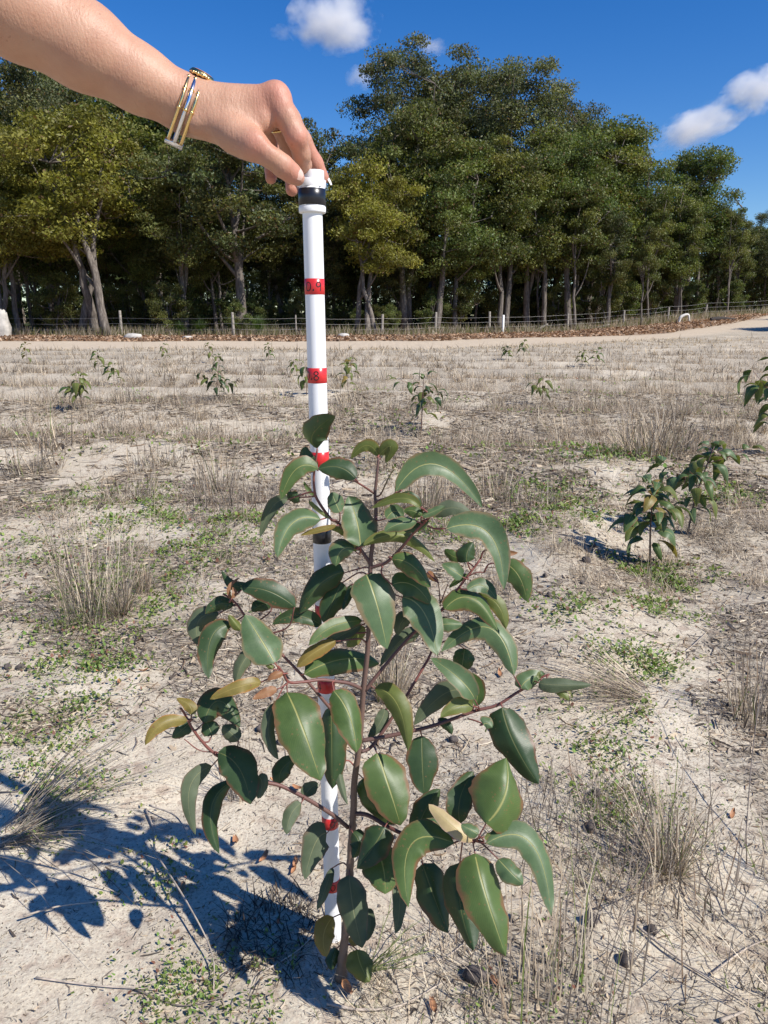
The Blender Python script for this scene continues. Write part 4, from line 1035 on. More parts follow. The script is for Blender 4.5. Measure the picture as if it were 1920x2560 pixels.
for li, row in enumerate(LEAVES.strip().split('\n')):
    c, bb, mm, tt, wpx, s, mt, *fl = row.split(); wpx = float(wpx) / SC; s = float(s)
    q = [S(c, *map(float, v.split(','))) for v in (bb, mm, tt)]
    a = np.array([(x, y) for x, y, *_ in PX]); d = (a[:, 0] - q[0][0]) ** 2 + (a[:, 1] - q[0][1]) ** 2; k = int(d.argmin()); Yb = PX[k][2]
    dark = s < .08
    Yb += (-.022 if fl else .012 if dark else -.012) + plant_rng.uniform(-.008, .008)
    B0 = PT(*q[0], Yb); N = facing(s, B0)
    pts = [B0]
    for p_ in q[1:]:
        r_ = ray(*p_); o_ = Vector((0, 0, CAM_H)); den = r_.dot(N)
        t_ = (B0 - o_).dot(N) / den; P_ = o_ + r_ * t_
        lim = .045 if p_ is q[1] else .075
        y_ = max(Yb - lim, min(Yb + lim, P_.y)); pts.append(PT(*p_, y_))
    nn = (pts[1] - B0).cross(pts[2] - B0)
    n_use = N
    ax = (pts[2] - B0).normalized(); n_use = (N - ax * N.dot(ax)).normalized()
    depth = (B0 - Vector((0, 0, CAM_H))).length * .985
    vis = max(.45, abs(n_use.dot((Vector((0, 0, CAM_H)) - B0).normalized())))
    W = wpx / FPX * depth / vis * .97
    L = (pts[2] - B0).length
    shp = {392: .5}.get(int(float(wpx)), plant_rng.uniform(.36, .47))
    V, F, UV = leaf_geo(*pts, W, n_use, fold=plant_rng.choice((.15, .3, .45, .6, .8, -.3)), arch=plant_rng.uniform(.01, .11), shape=shp, wave=plant_rng.uniform(.02, .11) * (2.2 if mt == 'o' else 1), twist=plant_rng.uniform(-.7, .7), seed=li)
    o = obj('leaf', mesh_np('leaf', [v - plant.location for v in V], F, None, UV, True), LM[mt], plant)
    # leaf stalk
    wd_ = Vector(tuple(PX[k][3])); dist = (wd_ - B0).length
    if dist > .002:
        out = (B0 - pts[1]).normalized()
        mid = (wd_ + B0) / 2 + out * min(.012, dist * .25)
        Q = [Vector(tuple(x)) - plant.location for x in spline([tuple(wd_), tuple(mid), tuple(B0 + (pts[1] - B0) * .04)], 8)]
        pet.tube(Q, [.0012, .0011, .0010, .0010, .0009, .0009, .0008, .0007], 6, RED * plant_rng.uniform(.7, 1.5))
o = obj('leaf_stalks', pet.mesh('leaf_stalks'), M_STEM, plant); o['kind'] = 'stuff'
# nub of the cut twig low on the stem
# ------------------------------------------------------------------ other saplings in the field
lv = []
for i in range(5):
    V, F, UV = leaf_geo((0, 0, 0), (.5, 0, .10), (1, 0, -.22 - .1 * i), .42 + .03 * i, Vector((0.2, 0, 1)), fold=.3, arch=.05, wave=.05, shape=.42, twist=.3 * (i - 2), seed=50 + i, nu=4, nv=8)
    lv.append([mesh_np('sapling_leaf', V, F, None, UV, True)])
lvm = {}
def lmesh(i, mt):
    if (i, mt) not in lvm:
        me = lv[i][0].copy(); me.materials.clear(); me.materials.append(LM[mt]); lvm[(i, mt)] = me
    return lvm[(i, mt)]
def sapling(px, py, h, label, n, L, seed, lean=(0, 0), mats='ggbgyo', group=None, spread=.35, sides=0):
    rng = random.Random(seed); p = GP(px, py); root = empty('eucalyptus_sapling', p, label, 'sapling', group)
    top = Vector((lean[0], lean[1], h)); g = Geo(); path = [Vector((0, 0, -.01)), Vector((lean[0] * .3 + rng.uniform(-.01, .01), lean[1] * .3, h * .4)), Vector((lean[0] * .7, lean[1] * .7 + rng.uniform(-.01, .01), h * .75)), top]
    SS = [Vector(tuple(q)) for q in spline([tuple(q) for q in path], 12)]; g.tube(SS, [.0045 * h / .4 * (1 - .75 * i / 12) + .0004 for i in range(12)], 6, BRN)
    tips = [(SS[int(3 + 8.9 * ((i + .5) / n) ** .9)], i * 2.4 + rng.uniform(-.5, .5)) for i in range(n)]
    for k in range(sides):
        a = k * 2.3 + seed; st = SS[4 + (k * 2) % 5]; e = st + Vector((math.cos(a) * spread * h, math.sin(a) * spread * h, h * rng.uniform(.12, .28)))
        B_ = [Vector(tuple(q)) for q in spline([tuple(st), tuple((st + e) / 2 - Vector((0, 0, .02 * h))), tuple(e)], 7)]; g.tube(B_, [.002 * h / .4 * (1 - .1 * i) for i in range(7)], 5, RED)
        for j in range(5): tips.append((B_[3 + j % 4], a + rng.uniform(-1.6, 1.6)))
    obj('stem', g.mesh('stem'), M_STEM, root)
    for (q, a) in tips:
        mt = mats[rng.randrange(len(mats))]; o = obj('leaf', lmesh(rng.randrange(5), mt), None, root)
        s = L * rng.uniform(.65, 1.15) * (.75 if q.z > h * .9 else 1)
        o.scale = (s, s * rng.uniform(.85, 1.2), s)
        pt = rng.uniform(-.1, .75) if q.z < h * .92 else rng.uniform(-.8, .1)
        o.rotation_euler = (rng.uniform(-.5, .5), pt, a); o.location = q + Vector((math.cos(a), math.sin(a), 0)) * .03 * h / .4
    return root
sapling(1626, 1417, .31, 'small eucalyptus sapling casting a long shadow in the hollow of the sandy ridge', 30, .088, 3, (-.02, .0), 'ggbygo', sides=3, spread=.2)
sapling(1718, 1337, .36, 'bushier eucalyptus sapling leaning away, behind the one in the hollow', 30, .086, 8, (.10, .06), 'ggbbyg', sides=4, spread=.45)
sapling(1052, 1083, .46, 'drooping eucalyptus sapling with a yellow lower leaf, past the seedling\'s tip', 18, .10, 5, (.02, 0), 'ggdgyy', sides=3, spread=.5)
sapling(1925, 1135, .55, 'leafy eucalyptus sapling cut by the picture edge on bare sand', 24, .125, 6, (0, 0), 'ggbgy', sides=3)
sapling(540, 1003, .33, 'low dark-leaved eucalyptus sapling on a pale sand furrow', 14, .11, 7, (.05, 0), 'gddgy', sides=2, spread=.55)
sapling(205, 1022, .32, 'bright green bushy sapling on a sand furrow', 16, .10, 9, (0, 0), 'yygy', sides=2)
sapling(1355, 1010, .30, 'pale green sapling among the dry tussocks', 10, .10, 10, (0, 0), 'yyg', sides=1)
for i, (px, py, h, m) in enumerate([(285, 965, .5, 'yoyg'), (248, 935, .6, 'yoyg'), (68, 912, .65, 'ggoo'), (525, 912, .6, 'yyoy'), (547, 928, .45, 'dgd'), (672, 900, .55, 'ggy'), (735, 940, .4, 'yyg'),
                                    (878, 945, .5, 'gyo'), (870, 980, .5, 'gyo'), (767, 988, .6, 'ggy'), (1308, 898, .5, 'yyg'), (1456, 915, .45, 'yyg'), (1492, 913, .5, 'ggy'), (410, 896, .6, 'ygy'), (1265, 905, .4, 'gyd')]):
    sapling(px, py, h * .62, 'small planted eucalyptus sapling far out in the dry field', 11, .125, 20 + i, (0, 0), m + 'yy', 'small saplings planted in rows over the field')
# fine green wiry weed beside the stem
M_WEED = simple('wiry_weed', (.16, .19, .06), .6, .2, 40)
wr = random.Random(3); p0 = GP(905, 2440); wg = Geo()
for i in range(13):
    a = wr.uniform(-.6, 1.2); L = wr.uniform(.05, .11); q = Vector((0, 0, 0)); pts = [q.copy()]; d = Vector((math.cos(a), wr.uniform(-.4, .5), wr.uniform(.3, 1.2))).normalized()
    for k in range(5):
        q = q + d * L / 5; pts.append(q.copy()); d = (d + Vector((wr.uniform(-.25, .25), wr.uniform(-.25, .25), wr.uniform(-.2, .15)))).normalized()
        if k in (2, 3): e = q + (d + Vector((wr.uniform(-.9, .9), 0, wr.uniform(-.2, .7)))) * .018; wg.tube([q, (q + e) / 2, e], [.0005, .0004, .0003], 4)
    wg.tube(pts, [.0009, .0008, .0007, .0006, .0005, .0004], 5)
obj('wiry_weed', wg.mesh('wiry_weed'), M_WEED, loc=p0, label='thin wiry green weed branching beside the seedling\'s stem', cat='weed')
# ------------------------------------------------------------------ the measuring pole
PY = .92
top_pt, bot_pt = PT(778, 427, PY), PT(834, 2345, PY)
ax = (top_pt - bot_pt); ax /= ax.z
bot_pt = bot_pt - ax * (bot_pt.z - g1(bot_pt.x, PY) + .004)
def pole_z(py):                                       # height along the pole of a picture row
    lo, hi = 0.0, 1.3
    for _ in range(40):
        m = (lo + hi) / 2; p = bot_pt + ax * m; v = p - Vector((0, 0, CAM_H))
        dz = v.y * CT - v.z * ST; yy = 1280 - FPX * (v.y * ST + v.z * CT) / dz
        if yy > py: lo = m
        else: hi = m
    return (lo + hi) / 2
def pole_part(name, prof, mat, parent, k=48, smooth=True):
    V, F = lathe(prof, k); V = [Vector(v) + ax * v[2] - Vector((0, 0, v[2])) for v in V]
    return obj(name, mesh_np(name, V, F, None, None, smooth), mat, parent)
t = NT('white_pvc'); oc = t.n('TexCoord').outputs['Object']; mp = t.n('Mapping'); mp.inputs['Scale'].default_value = (1, 1, .12); t.l(oc, mp.inputs[0])
nz = t.noise(mp.outputs[0], 120, 5, .7); n2 = t.noise(oc, 9, 3)
t.set(Base_Color=t.mix(t.math('MULTIPLY', t.ramp(nz, [(.55, (0, 0, 0)), (.75, (1, 1, 1))]), .25), t.ramp(n2, [(.3, (.74, .74, .75)), (.7, (.80, .80, .80))]), (.60, .57, .52)), Roughness=.36)
t.bump(nz, .08, .001); M_PVC = t.m
def tape(name, col):
    t = NT(name); oc = t.n('TexCoord').outputs['Object']; nz = t.noise(oc, 200, 3)
    t.set(Base_Color=t.ramp(nz, [(.3, tuple(c * .88 for c in col)), (.7, col)]), Roughness=.30); t.bump(nz, .15, .0005); return t.m
M_RED, M_BLK = tape('red_tape', (.60, .028, .030)), tape('black_tape', (.012, .013, .018))
M_INK = simple('marker_ink', (.010, .008, .008), .5, .1, 50); M_PRINT = simple('grey_print', (.50, .50, .54), .6, .1, 50)
RP = .0112
pole = empty('measuring_pole', bot_pt, 'white plastic measuring pole with red and black tape marks, stuck in sand behind the seedling', 'pole')
Zr0, Zr1, Zb0, Zb1, Zh, Zt = pole_z(533), pole_z(516), pole_z(515), pole_z(473), pole_z(449), pole_z(427)
pole_part('pipe', [(RP * .98, -.03), (RP, .0), (RP, .45), (RP, Zr0 + .002)], M_PVC, pole)
RS = .0152
sock = pole_part('socket', [(RP + .0002, Zr0), (RS - .0006, Zr0), (RS, Zr0 + .0012), (RS, Zr1 - .001), (RS - .0006, Zr1), (RS - .0006, Zb1 + .001), (RS - .0014, Zb1 + .002), (.008, Zb1 + .002)], M_PVC, pole)
V, F = [], []
hexp = [(.0158, Zb1 + .0015), (.0162, Zb1 + .0025), (.0162, Zh - .0008), (.0156, Zh), (.0110, Zh)]
V, F = lathe(hexp, 6); ca, sa = math.cos(R(12)), math.sin(R(12))
V = [Vector((v[0] * ca - v[1] * sa, v[0] * sa + v[1] * ca, v[2])) + ax * v[2] - Vector((0, 0, v[2])) for v in V]
obj('hex_nut', mesh_np('hex_nut', V, F), M_PVC, pole)
pole_part('end_tube', [(.0112, Zh - .003), (.0112, Zt - .0006), (.0108, Zt), (.0095, Zt), (.0092, Zt - .0006), (.0092, Zt - .02), (.0005, Zt - .02)], M_PVC, pole).location.x = .003
def band(z, hgt, mat, rr=RP, name='tape'):
    e = .00035
    return pole_part(name, [(rr, z - hgt / 2 - .0002), (rr + e, z - hgt / 2), (rr + e, z + hgt / 2), (rr, z + hgt / 2 + .0002)], mat, pole)
band((Zb0 + Zb1) / 2, (Zb1 - Zb0) * .97, M_BLK, RS - .0002)
GL = {'0': [[(.5, 1), (.15, .85), (.0, .5), (.12, .12), (.5, 0), (.85, .15), (1, .5), (.88, .85), (.5, 1)]],
      '.': [[(.35, .02), (.6, .05), (.5, .16), (.35, .02)]],
      '9': [[(.95, .75), (.7, 1), (.25, .92), (.1, .65), (.35, .45), (.75, .55), (.95, .8), (.92, .4), (.85, 0)]],
      '8': [[(.5, .52), (.12, .72), (.3, .98), (.7, .98), (.88, .75), (.5, .52), (.08, .28), (.25, .02), (.72, .02), (.95, .28), (.5, .52)]],
      '7': [[(.05, .95), (.95, 1), (.6, .5), (.45, 0)], [(.3, .5), (.85, .52)]], '5': [[(.9, 1), (.2, 1), (.12, .55), (.6, .6), (.95, .35), (.7, .02), (.1, .05)]],
      '4': [[(.7, 0), (.7, 1), (.05, .35), (1, .35)]], '2': [[(.1, .8), (.45, 1), (.85, .8), (.7, .45), (.05, .02), (.95, .02)]], '1': [[(.3, .8), (.55, 1), (.55, 0)]]}
def write(text, z, ang0, parent, hgt=.0095, wd=.0060, gap=.0016, stroke=.0011, mat=M_INK, rr=RP + .0005, vertical=False, sep=None):
    """hand-drawn strokes lying on the round pole; ang0 = angle (from the camera side, to the right) where the writing starts"""
    g = Geo(); u = 0.0
    for ch in text:
        w_ = wd if ch != '.' else wd * .45
        for strk in GL.get(ch, []):
            P_ = spline([(a * w_ + u, b * hgt - hgt / 2, 0) for a, b in strk], 6 * len(strk)) if len(strk) > 2 else [np.array((a * w_ + u, b * hgt - hgt / 2, 0)) for a, b in strk]
            for a, b in zip(P_, P_[1:]):
                d = b - a; L = math.hypot(d[0], d[1]) or 1e-6; nx_, ny_ = -d[1] / L * stroke / 2, d[0] / L * stroke / 2
                ex, ey = d[0] / L * stroke * .3, d[1] / L * stroke * .3
                quad = [(a[0] - nx_ - ex, a[1] - ny_ - ey), (b[0] - nx_ + ex, b[1] - ny_ + ey), (b[0] + nx_ + ex, b[1] + ny_ + ey), (a[0] + nx_ - ex, a[1] + ny_ - ey)]
                VV = []
                for (qu, qv) in quad:
                    th = ang0 + qu / RP; zz = z + qv; VV.append(Vector((math.sin(th) * rr, -math.cos(th) * rr, zz)) + ax * zz - Vector((0, 0, zz)))
                g.add([tuple(v) for v in VV], [(0, 1, 2, 3)])
        u += w_ + gap
    return obj('handwriting', g.mesh('handwriting', False), mat, parent)
ang_view = math.atan2(bot_pt.x, PY)                   # the camera looks at this side of the pole
for zt, py, txt, a0 in [(.9, 717, '0.9', -.92), (.8, 938, '0.8', -1.42), (.7, 1146, '0.7', -2.0), (.5, 1525, '0.5', -2.6), (.4, 1710, '0.4', -2.2), (.2, 2050, '0.2', .05), (.1, 2206, '0.1', -.15)]:
    zz = pole_z(py); b = band(zz, .0172, M_RED)
    write(txt, zz, a0 - ang_view, pole if False else b)
band(pole_z(1336), .019, M_BLK)
# faint factory print running up the pipe: worn grey dashes
g = Geo(); wr = random.Random(9)
for z0, z1 in ((.62, .68), (.72, .775), (.825, .865), (.91, .975), (.05, .085), (.24, .30)):
    z = z0
    while z < z1:
        hh = wr.uniform(.0012, .0035)
        th = .25 - ang_view; VV = []
        for (du, dv) in ((0, 0), (.0032, 0), (.0032, hh * .4), (0, hh * .4)):
            a = th + du / RP; q = z + dv; VV.append(tuple(Vector((math.sin(a) * (RP + .0002), -math.cos(a) * (RP + .0002), q)) + ax * q - Vector((0, 0, q))))
        g.add(VV, [(0, 1, 2, 3)]); z += hh + wr.uniform(.001, .002)
M_FAINT = simple('faint_print', (.64, .64, .67), .5, .05, 40)
obj('worn_print', g.mesh('worn_print', False), M_FAINT, pole, kind='stuff')

# ------------------------------------------------------------------ the arm and hand
def K(x, y, Y): return np.array(PT(420 + x / 3.7705, 160 + y / 3.7705, Y))
def Q8(x, y, Y): return np.array(PT(x / 3.318, y / 3.318, Y))
def rcone(P_, a, b, ra, rb):
    ab = b - a; L2 = float(ab @ ab); v = P_ - a
    h = np.clip((v @ ab) / L2, 0, 1); d = np.linalg.norm(v - h[..., None] * ab, axis=-1)
    return d - (ra + (rb - ra) * h)
def ell(P_, c, r, axis=None):
    v = (P_ - c)
    if axis is not None: v = v @ np.array(axis).T
    k0 = np.linalg.norm(v / r, axis=-1); k1 = np.linalg.norm(v / (np.array(r) ** 2), axis=-1)
    return k0 * (k0 - 1) / np.maximum(k1, 1e-9)
def smin(a, b, k):
    h = np.maximum(k - np.abs(a - b), 0) / k; return np.minimum(a, b) - h * h * k * .25
cm = .01
# joints (x, y in a detail view of the hand, then distance from the camera)
wrist = K(190, 395, .905); wr2 = K(350, 440, .905)
arm = [(np.array(PT(-560, -520, .70)), 5.3), (np.array(PT(-380, -300, .755)), 5.2), (np.array(PT(-250, -150, .80)), 4.9), (np.array(PT(-110, -78, .83)), 4.75), (Q8(150, 75, .855), 4.5), (Q8(700, 385, .875), 4.05), (Q8(1150, 655, .89), 3.15), (wrist, 2.75), (wr2, 2.60)]
mcp = {'i': K(1010, 318, .897), 'm': K(1030, 315, .918), 'r': K(1005, 350, .938), 'p': K(955, 400, .956)}
palm = [(wr2, K(560, 470, .902), 2.55, 2.45), (wr2, mcp['i'], 2.2, 1.32), (wr2, mcp['m'], 2.2, 1.30), (wr2 + [0, .02, 0], mcp['r'], 2.0, 1.2), (wr2 + [0, .03, 0], mcp['p'], 1.9, 1.1),
        (K(520, 520, .905), K(880, 480, .90), 2.3, 1.65), (K(520, 520, .925), K(860, 500, .935), 2.3, 1.7),
        (K(430, 560, .892), K(720, 720, .880), 1.75, 1.55), (K(620, 610, .895), K(905, 560, .893), 1.75, 1.05)]
fing = {
 'thumb': [(K(640, 690, .882), 1.62), (K(800, 775, .874), 1.42), (K(960, 865, .874), 1.16), (K(1085, 965, .880), 1.12), (K(1165, 1030, .888), 1.00), (K(1222, 1078, .895), .80)],
 'index': [(mcp['i'], 1.30), (K(1115, 500, .890), 1.24), (K(1212, 690, .888), 1.12), (K(1258, 850, .900), .93), (K(1283, 950, .913), .78), (K(1296, 1030, .926), .62)],
 'middle': [(mcp['m'], 1.28), (K(1150, 520, .925), 1.12), (K(1265, 720, .935), 1.0), (K(1385, 930, .948), .86), (K(1465, 1075, .953), .70)],
 'ring': [(mcp['r'], 1.2), (K(1080, 620, .948), 1.05), (K(1150, 850, .958), .92), (K(1175, 1060, .960), .86), (K(1168, 1185, .956), .76)],
 'pinky': [(mcp['p'], 1.05), (K(970, 640, .966), .9), (K(985, 850, .974), .80), (K(978, 1000, .972), .76), (K(970, 1080, .968), .68)],
}
allpts = [p for p, r in arm] + [p for f in fing.values() for p, r in f]
lo = np.min(allpts, 0) - .06; hi = np.max(allpts, 0) + .03
h = .0021
dims = np.ceil((hi - lo) / h).astype(int)
def grid(lo_i, hi_i):
    ax_ = [lo[d] + h * np.arange(lo_i[d], hi_i[d]) for d in range(3)]
    return np.stack(np.meshgrid(*ax_, indexing='ij'), -1)
BIG = .05
def new(): return np.full(dims, BIG, np.float32)
def put(Fd, fn, pts, rmax, k):
    a = np.clip(np.floor((np.min(pts, 0) - rmax - .016 - lo) / h).astype(int), 0, dims); b = np.clip(np.ceil((np.max(pts, 0) + rmax + .016 - lo) / h).astype(int), 0, dims)
    sl = tuple(slice(i, j) for i, j in zip(a, b)); d = fn(grid(a, b)).astype(np.float32)
    Fd[sl] = smin(Fd[sl], d, k)
body = new()
for (a, ra), (b, rb) in zip(arm, arm[1:]):
    put(body, lambda P_, a=a, b=b, ra=ra, rb=rb: rcone(P_, a, b, ra * cm, rb * cm), [a, b], max(ra, rb) * cm, .012)
for (a, b, ra, rb) in palm:
    put(body, lambda P_, a=a, b=b, ra=ra, rb=rb: rcone(P_, a, b, ra * cm, rb * cm), [a, b], max(ra, rb) * cm, .010)
# wrist bone, knuckles, thumb joint
for c, r in [(K(250, 560, .885), .9), (K(1015, 275, .898), 1.05), (K(1062, 345, .895), .9), (K(840, 740, .868), .95)]:
    put(body, lambda P_, c=c, r=r: np.linalg.norm(P_ - c, axis=-1) - r * cm, [c], r * cm, .012)
skin = body.copy()
for nm, ch in fing.items():
    f = new()
    for (a, ra), (b, rb) in zip(ch, ch[1:]):
        put(f, lambda P_, a=a, b=b, ra=ra, rb=rb: rcone(P_, a, b, ra * cm, rb * cm), [a, b], max(ra, rb) * cm, .005)
    skin = np.minimum(skin, smin(body, f, .010 if nm == 'thumb' else .006))
# fold between thumb and index, creases at the finger joints
def carve(a, b, r, k=.006):
    global skin
    g_ = new(); put(g_, lambda P_: rcone(P_, a, b, r, r), [a, b], r, .004); skin = -smin(-skin, g_, k)
carve(K(945, 610, .866), K(1015, 740, .870), .0055); carve(K(900, 560, .866), K(965, 690, .868), .0030)
carve(K(915, 400, .8665), K(885, 560, .8645), .0024, .006); carve(K(1000, 410, .8685), K(945, 590, .867), .0026, .006); carve(K(1040, 480, .871), K(1000, 600, .869), .0018, .004)
carve(K(1035, 940, .861), K(1075, 905, .862), .0010, .003); carve(K(1050, 960, .861), K(1095, 925, .862), .0010, .003)
def surface_nets(Fd):
    s = Fd < 0; nx_, ny_, nz_ = s.shape; C = (nx_ - 1, ny_ - 1, nz_ - 1)
    cnt = np.zeros(C, np.int8); sub = lambda A, i, j, k: A[i:nx_ - 1 + i, j:ny_ - 1 + j, k:nz_ - 1 + k]
    for i in (0, 1):
        for j in (0, 1):
            for k in (0, 1): cnt += sub(s, i, j, k)
    act = (cnt > 0) & (cnt < 8); cells = np.argwhere(act); idv = np.full(C, -1, np.int64); idv[act] = np.arange(len(cells))
    acc = np.zeros((len(cells), 3)); num = np.zeros(len(cells)); off = [(i, j, k) for i in (0, 1) for j in (0, 1) for k in (0, 1)]
    val = {o: Fd[cells[:, 0] + o[0], cells[:, 1] + o[1], cells[:, 2] + o[2]] for o in off}
    for a in off:
        for d in range(3):
            if a[d] == 1: continue
            b = tuple(1 if e == d else a[e] for e in range(3)); va_, vb = val[a], val[b]; m = (va_ < 0) != (vb < 0)
            tt = np.where(m, va_ / np.where(m, va_ - vb, 1), 0); p = np.tile(np.array(a, float), (len(cells), 1)); p[:, d] = tt
            acc[m] += p[m]; num += m
    V = cells + acc / num[:, None]; Fs = []
    for d in range(3):
        sl0 = [slice(None)] * 3; sl1 = [slice(None)] * 3; sl0[d] = slice(0, -1); sl1[d] = slice(1, None)
        A, B_ = s[tuple(sl0)], s[tuple(sl1)]; e = np.argwhere(A != B_); u, v = (d + 1) % 3, (d + 2) % 3
        ok = (e[:, u] > 0) & (e[:, v] > 0) & (e[:, u] < s.shape[u] - 1) & (e[:, v] < s.shape[v] - 1); e = e[ok]; flip = A[tuple(e.T)]
        def cid(du, dv):
            q = e.copy(); q[:, u] -= du; q[:, v] -= dv; return idv[tuple(q.T)]
        q = np.stack([cid(1, 1), cid(0, 1), cid(0, 0), cid(1, 0)], 1); q[~flip] = q[~flip][:, ::-1]; Fs.append(q)
    return V, np.concatenate(Fs)
SV, SF = surface_nets(skin)
# relax the surface a little
for _ in range(2):
    acc = np.zeros_like(SV); num = np.zeros(len(SV))
    for i in range(4):
        np.add.at(acc, SF[:, i], SV[SF[:, (i + 1) % 4]]); np.add.at(num, SF[:, i], 1)
    SV = SV * .45 + acc / num[:, None] * .55
SV = lo + SV * h
pink = np.zeros(len(SV))
for c, r in [(K(1030, 290, .885), .022), (K(1170, 1050, .88), .016), (K(1230, 700, .88), .013), (fing['middle'][-1][0], .03), (fing['ring'][-1][0], .04), (fing['pinky'][-1][0], .04), (K(840, 770, .865), .016), (fing['middle'][-2][0], .03)]:
    pink = np.maximum(pink, np.exp(-((SV - c) ** 2).sum(1) / r ** 2))
skc = np.array([.47, .27, .18]) * (1 - pink[:, None]) + np.array([.50, .215, .155]) * pink[:, None]
t = NT('skin'); va = t.n('VertexColor'); va.layer_name = 'Col'; oc = t.n('TexCoord').outputs['Object']
mott = t.noise(oc, 38, 4, .6); fine = t.noise(oc, 420, 3, .6)
mp = t.n('Mapping'); mp.inputs['Scale'].default_value = (260, 90, 90); mp.inputs['Rotation'].default_value = (0, .25, 0); t.l(oc, mp.inputs[0]); wrk = t.noise(mp.outputs[0], 1.6, 3, .6)
colr = t.mix(t.ramp(mott, [(.35, (0, 0, 0)), (.7, (.55, .55, .55))]), va.outputs[0], (.39, .19, .125))
fr = t.math('GREATER_THAN', t.noise(oc, 120, 1), .735); colr = t.mix(t.math('MULTIPLY', fr, .45), colr, (.30, .145, .09))
t.set(Base_Color=colr, Roughness=.50, Subsurface_Weight=.12, Subsurface_Radius=(1.0, .35, .2), Subsurface_Scale=.006)
t.b.inputs['Specular IOR Level'].default_value = .38
t.bump(t.math('ADD', t.math('MULTIPLY', fine, .5), wrk), .5, .0013); M_SKIN = t.m
person = obj('person', mesh_np('person', SV, SF, skc, None, True), M_SKIN, label='bare forearm and hand reaching in to hold the top of the measuring pole', cat='person')
# nails
M_NAIL = simple('nail', (.70, .46, .38), .28, .06, 60); M_NAILT = simple('nail_tip', (.82, .76, .70), .3, .04, 60)
def nail(c, fwd, nrm, L, W, mat):
    fwd = Vector(fwd).normalized(); nrm = Vector(nrm); nrm = (nrm - fwd * nrm.dot(fwd)).normalized(); sd = fwd.cross(nrm); V = []; F = []
    for i in range(7):
        v = i / 6; wv = W * .5 * (1 - .35 * abs(2 * v - 1) ** 3)
        for j in range(7):
            u = j / 6 * 2 - 1; V.append(Vector(c) + fwd * ((v - .5) * L) + sd * (u * wv) + nrm * (-.36 * wv * u * u - .0008 * (2 * v - 1) ** 2))
    for i in range(6):
        for j in range(6): a = i * 7 + j; F.append((a, a + 1, a + 8, a + 7))
    obj('nail', mesh_np('nail', V, F, None, None, True), mat, person)
tf = fing['thumb']; tdir = Vector(tf[-1][0] - tf[-3][0]).normalized(); tn = Vector((.18, -.95, .25))
tn = (tn - tdir * tn.dot(tdir)).normalized()
nail(Vector(K(1172, 1034, .8885)) + tn * .0108, tdir, tn, .0145, .0125, M_NAIL)
mf = fing['middle']; mdir = Vector(mf[-1][0] - mf[-2][0]); nail(Vector(mf[-1][0]) + Vector((.0050, -.0008, .0030)) + mdir.normalized() * .005, mdir, (.75, -.25, .6), .012, .009, M_NAILT)

# ------------------------------------------------------------------ watch and ring
gold = NT('gold'); gold.set(Base_Color=(.83, .60, .26), Metallic=1.0, Roughness=.24); silver = NT('silver'); silver.set(Base_Color=(.78, .78, .80), Metallic=1.0, Roughness=.20)
for q in (gold, silver):
    oc = q.n('TexCoord').outputs['Object']; q.bump(q.noise(oc, 300, 2), .12, .0006)
adir = Vector(wr2 - Q8(1150, 655, .89)).normalized()
C0 = Vector(K(165, 415, .905)); up = Vector((0, 0, 1)); up = (up - adir * up.dot(adir)).normalized(); sid = adir.cross(up)     # sid points to the camera or away
if sid.y > 0: sid = -sid
watch = empty('wrist_watch', C0, 'gold and silver bangle watch worn on the wrist', 'watch')
def loop(off, mat, r):
    g = Geo(); P_ = []
    for i in range(49):
        a = 2 * math.pi * i / 48
        e = Vector(adir) * (off + .0035 * math.sin(a)) + up * (math.cos(a) * .0345 - .0030) + sid * (math.sin(a) * .0338)
        P_.append(e)
    g.tube(P_, r, 8, cap=False); return obj('strand', g.mesh('strand'), mat, watch)
for off, m_, r in ((-.0068, gold.m, .0019), (0, silver.m, .0024), (.0068, gold.m, .0019)):
    o = loop(off, m_, r)
    for a in (.62, 1.15, 1.75):                        # little collars along each strand
        g = Geo(); c = Vector(adir) * (off + .0035 * math.sin(a)) + up * (math.cos(a) * .0345 - .0030) + sid * (math.sin(a) * .0338); tg = (-up * math.sin(a) * .0345 + sid * math.cos(a) * .0318).normalized()
        g.tube([c - tg * .0014, c - tg * .0010, c + tg * .0010, c + tg * .0014], [r, r + .0006, r + .0006, r], 8); obj('collar', g.mesh('collar'), gold.m, o)
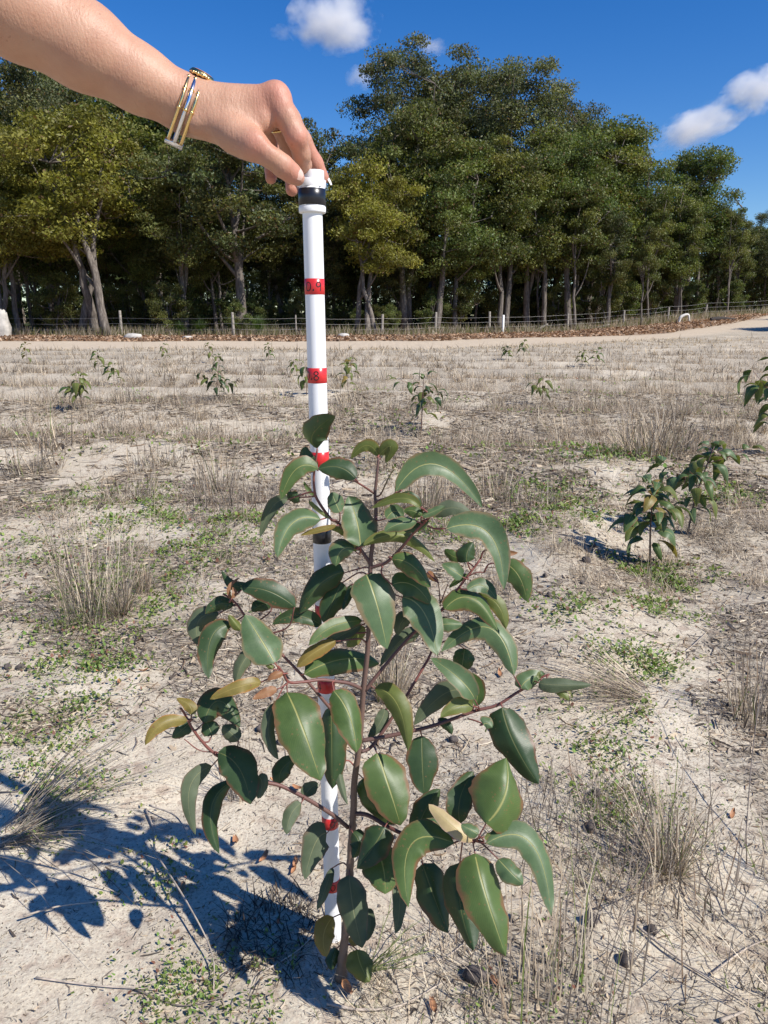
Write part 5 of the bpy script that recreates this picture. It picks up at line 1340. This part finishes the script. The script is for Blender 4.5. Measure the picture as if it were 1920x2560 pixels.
def disc(name, c, nrm, r0, r1, hgt, mat, parent, k=28):
    V, F = lathe([(.0005, 0), (r0, 0), (r0 * 1.04, hgt * .4), (r1, hgt), (.0005, hgt * 1.05)], k); rot = Vector(nrm).to_track_quat('Z', 'Y')
    return obj(name, mesh_np(name, [rot @ Vector(v) + c for v in V], F, None, None, True), mat, parent)
tilt = (up + sid * .12 + adir * .05).normalized()
cc = up * .0335 + adir * .006 + sid * .004
case = disc('case', cc, tilt, .0135, .0120, .0052, gold.m, watch)
disc('dial', cc + tilt * .0049, tilt, .0104, .0100, .0010, simple('amber_dial', (.45, .17, .05), .25, .15, 60), case)
for (da, ds, r) in ((-.0085, .0095, .0021), (-.0035, .0120, .0023), (.0020, .0128, .0023), (.0075, .0115, .0021), (-.0062, .0125, .0016), (.0050, .0135, .0016)):
    q = cc + adir * da + sid * ds + up * (-.0002); g = Geo(); g.tube([q - adir * .0016, q - adir * .0010, q + adir * .0010, q + adir * .0016], [r * .4, r, r, r * .4], 8); obj('lug', g.mesh('lug'), gold.m, watch)
g = Geo(); q = -up * .0385
for s_ in (-1, 1): pass
V = [q + adir * a * .0095 + sid * b * .006 + up * c * .0022 for c in (-1, 1) for (a, b) in ((-1, -1), (1, -1), (1, 1), (-1, 1))]
obj('clasp', mesh_np('clasp', V, [(0, 1, 2, 3), (7, 6, 5, 4), (0, 4, 5, 1), (1, 5, 6, 2), (2, 6, 7, 3), (3, 7, 4, 0)]), silver.m, watch)
rc = Vector(K(1000, 640, .944)); rd = (Vector(fing['ring'][1][0]) - Vector(mcp['r'])).normalized(); a_ = rd.orthogonal().normalized(); b_ = rd.cross(a_)
rc0 = Vector(mcp['r']) + rd * ((rc - Vector(mcp['r'])).dot(rd))
g = Geo(); g.tube([rc0 + (a_ * math.cos(x) + b_ * math.sin(x)) * .0118 for x in np.linspace(0, 2 * math.pi, 33)], .0013, 8, cap=False)
obj('ring', g.mesh('ring'), gold.m, label='thin gold ring glimpsed on a finger behind the index finger', cat='ring')
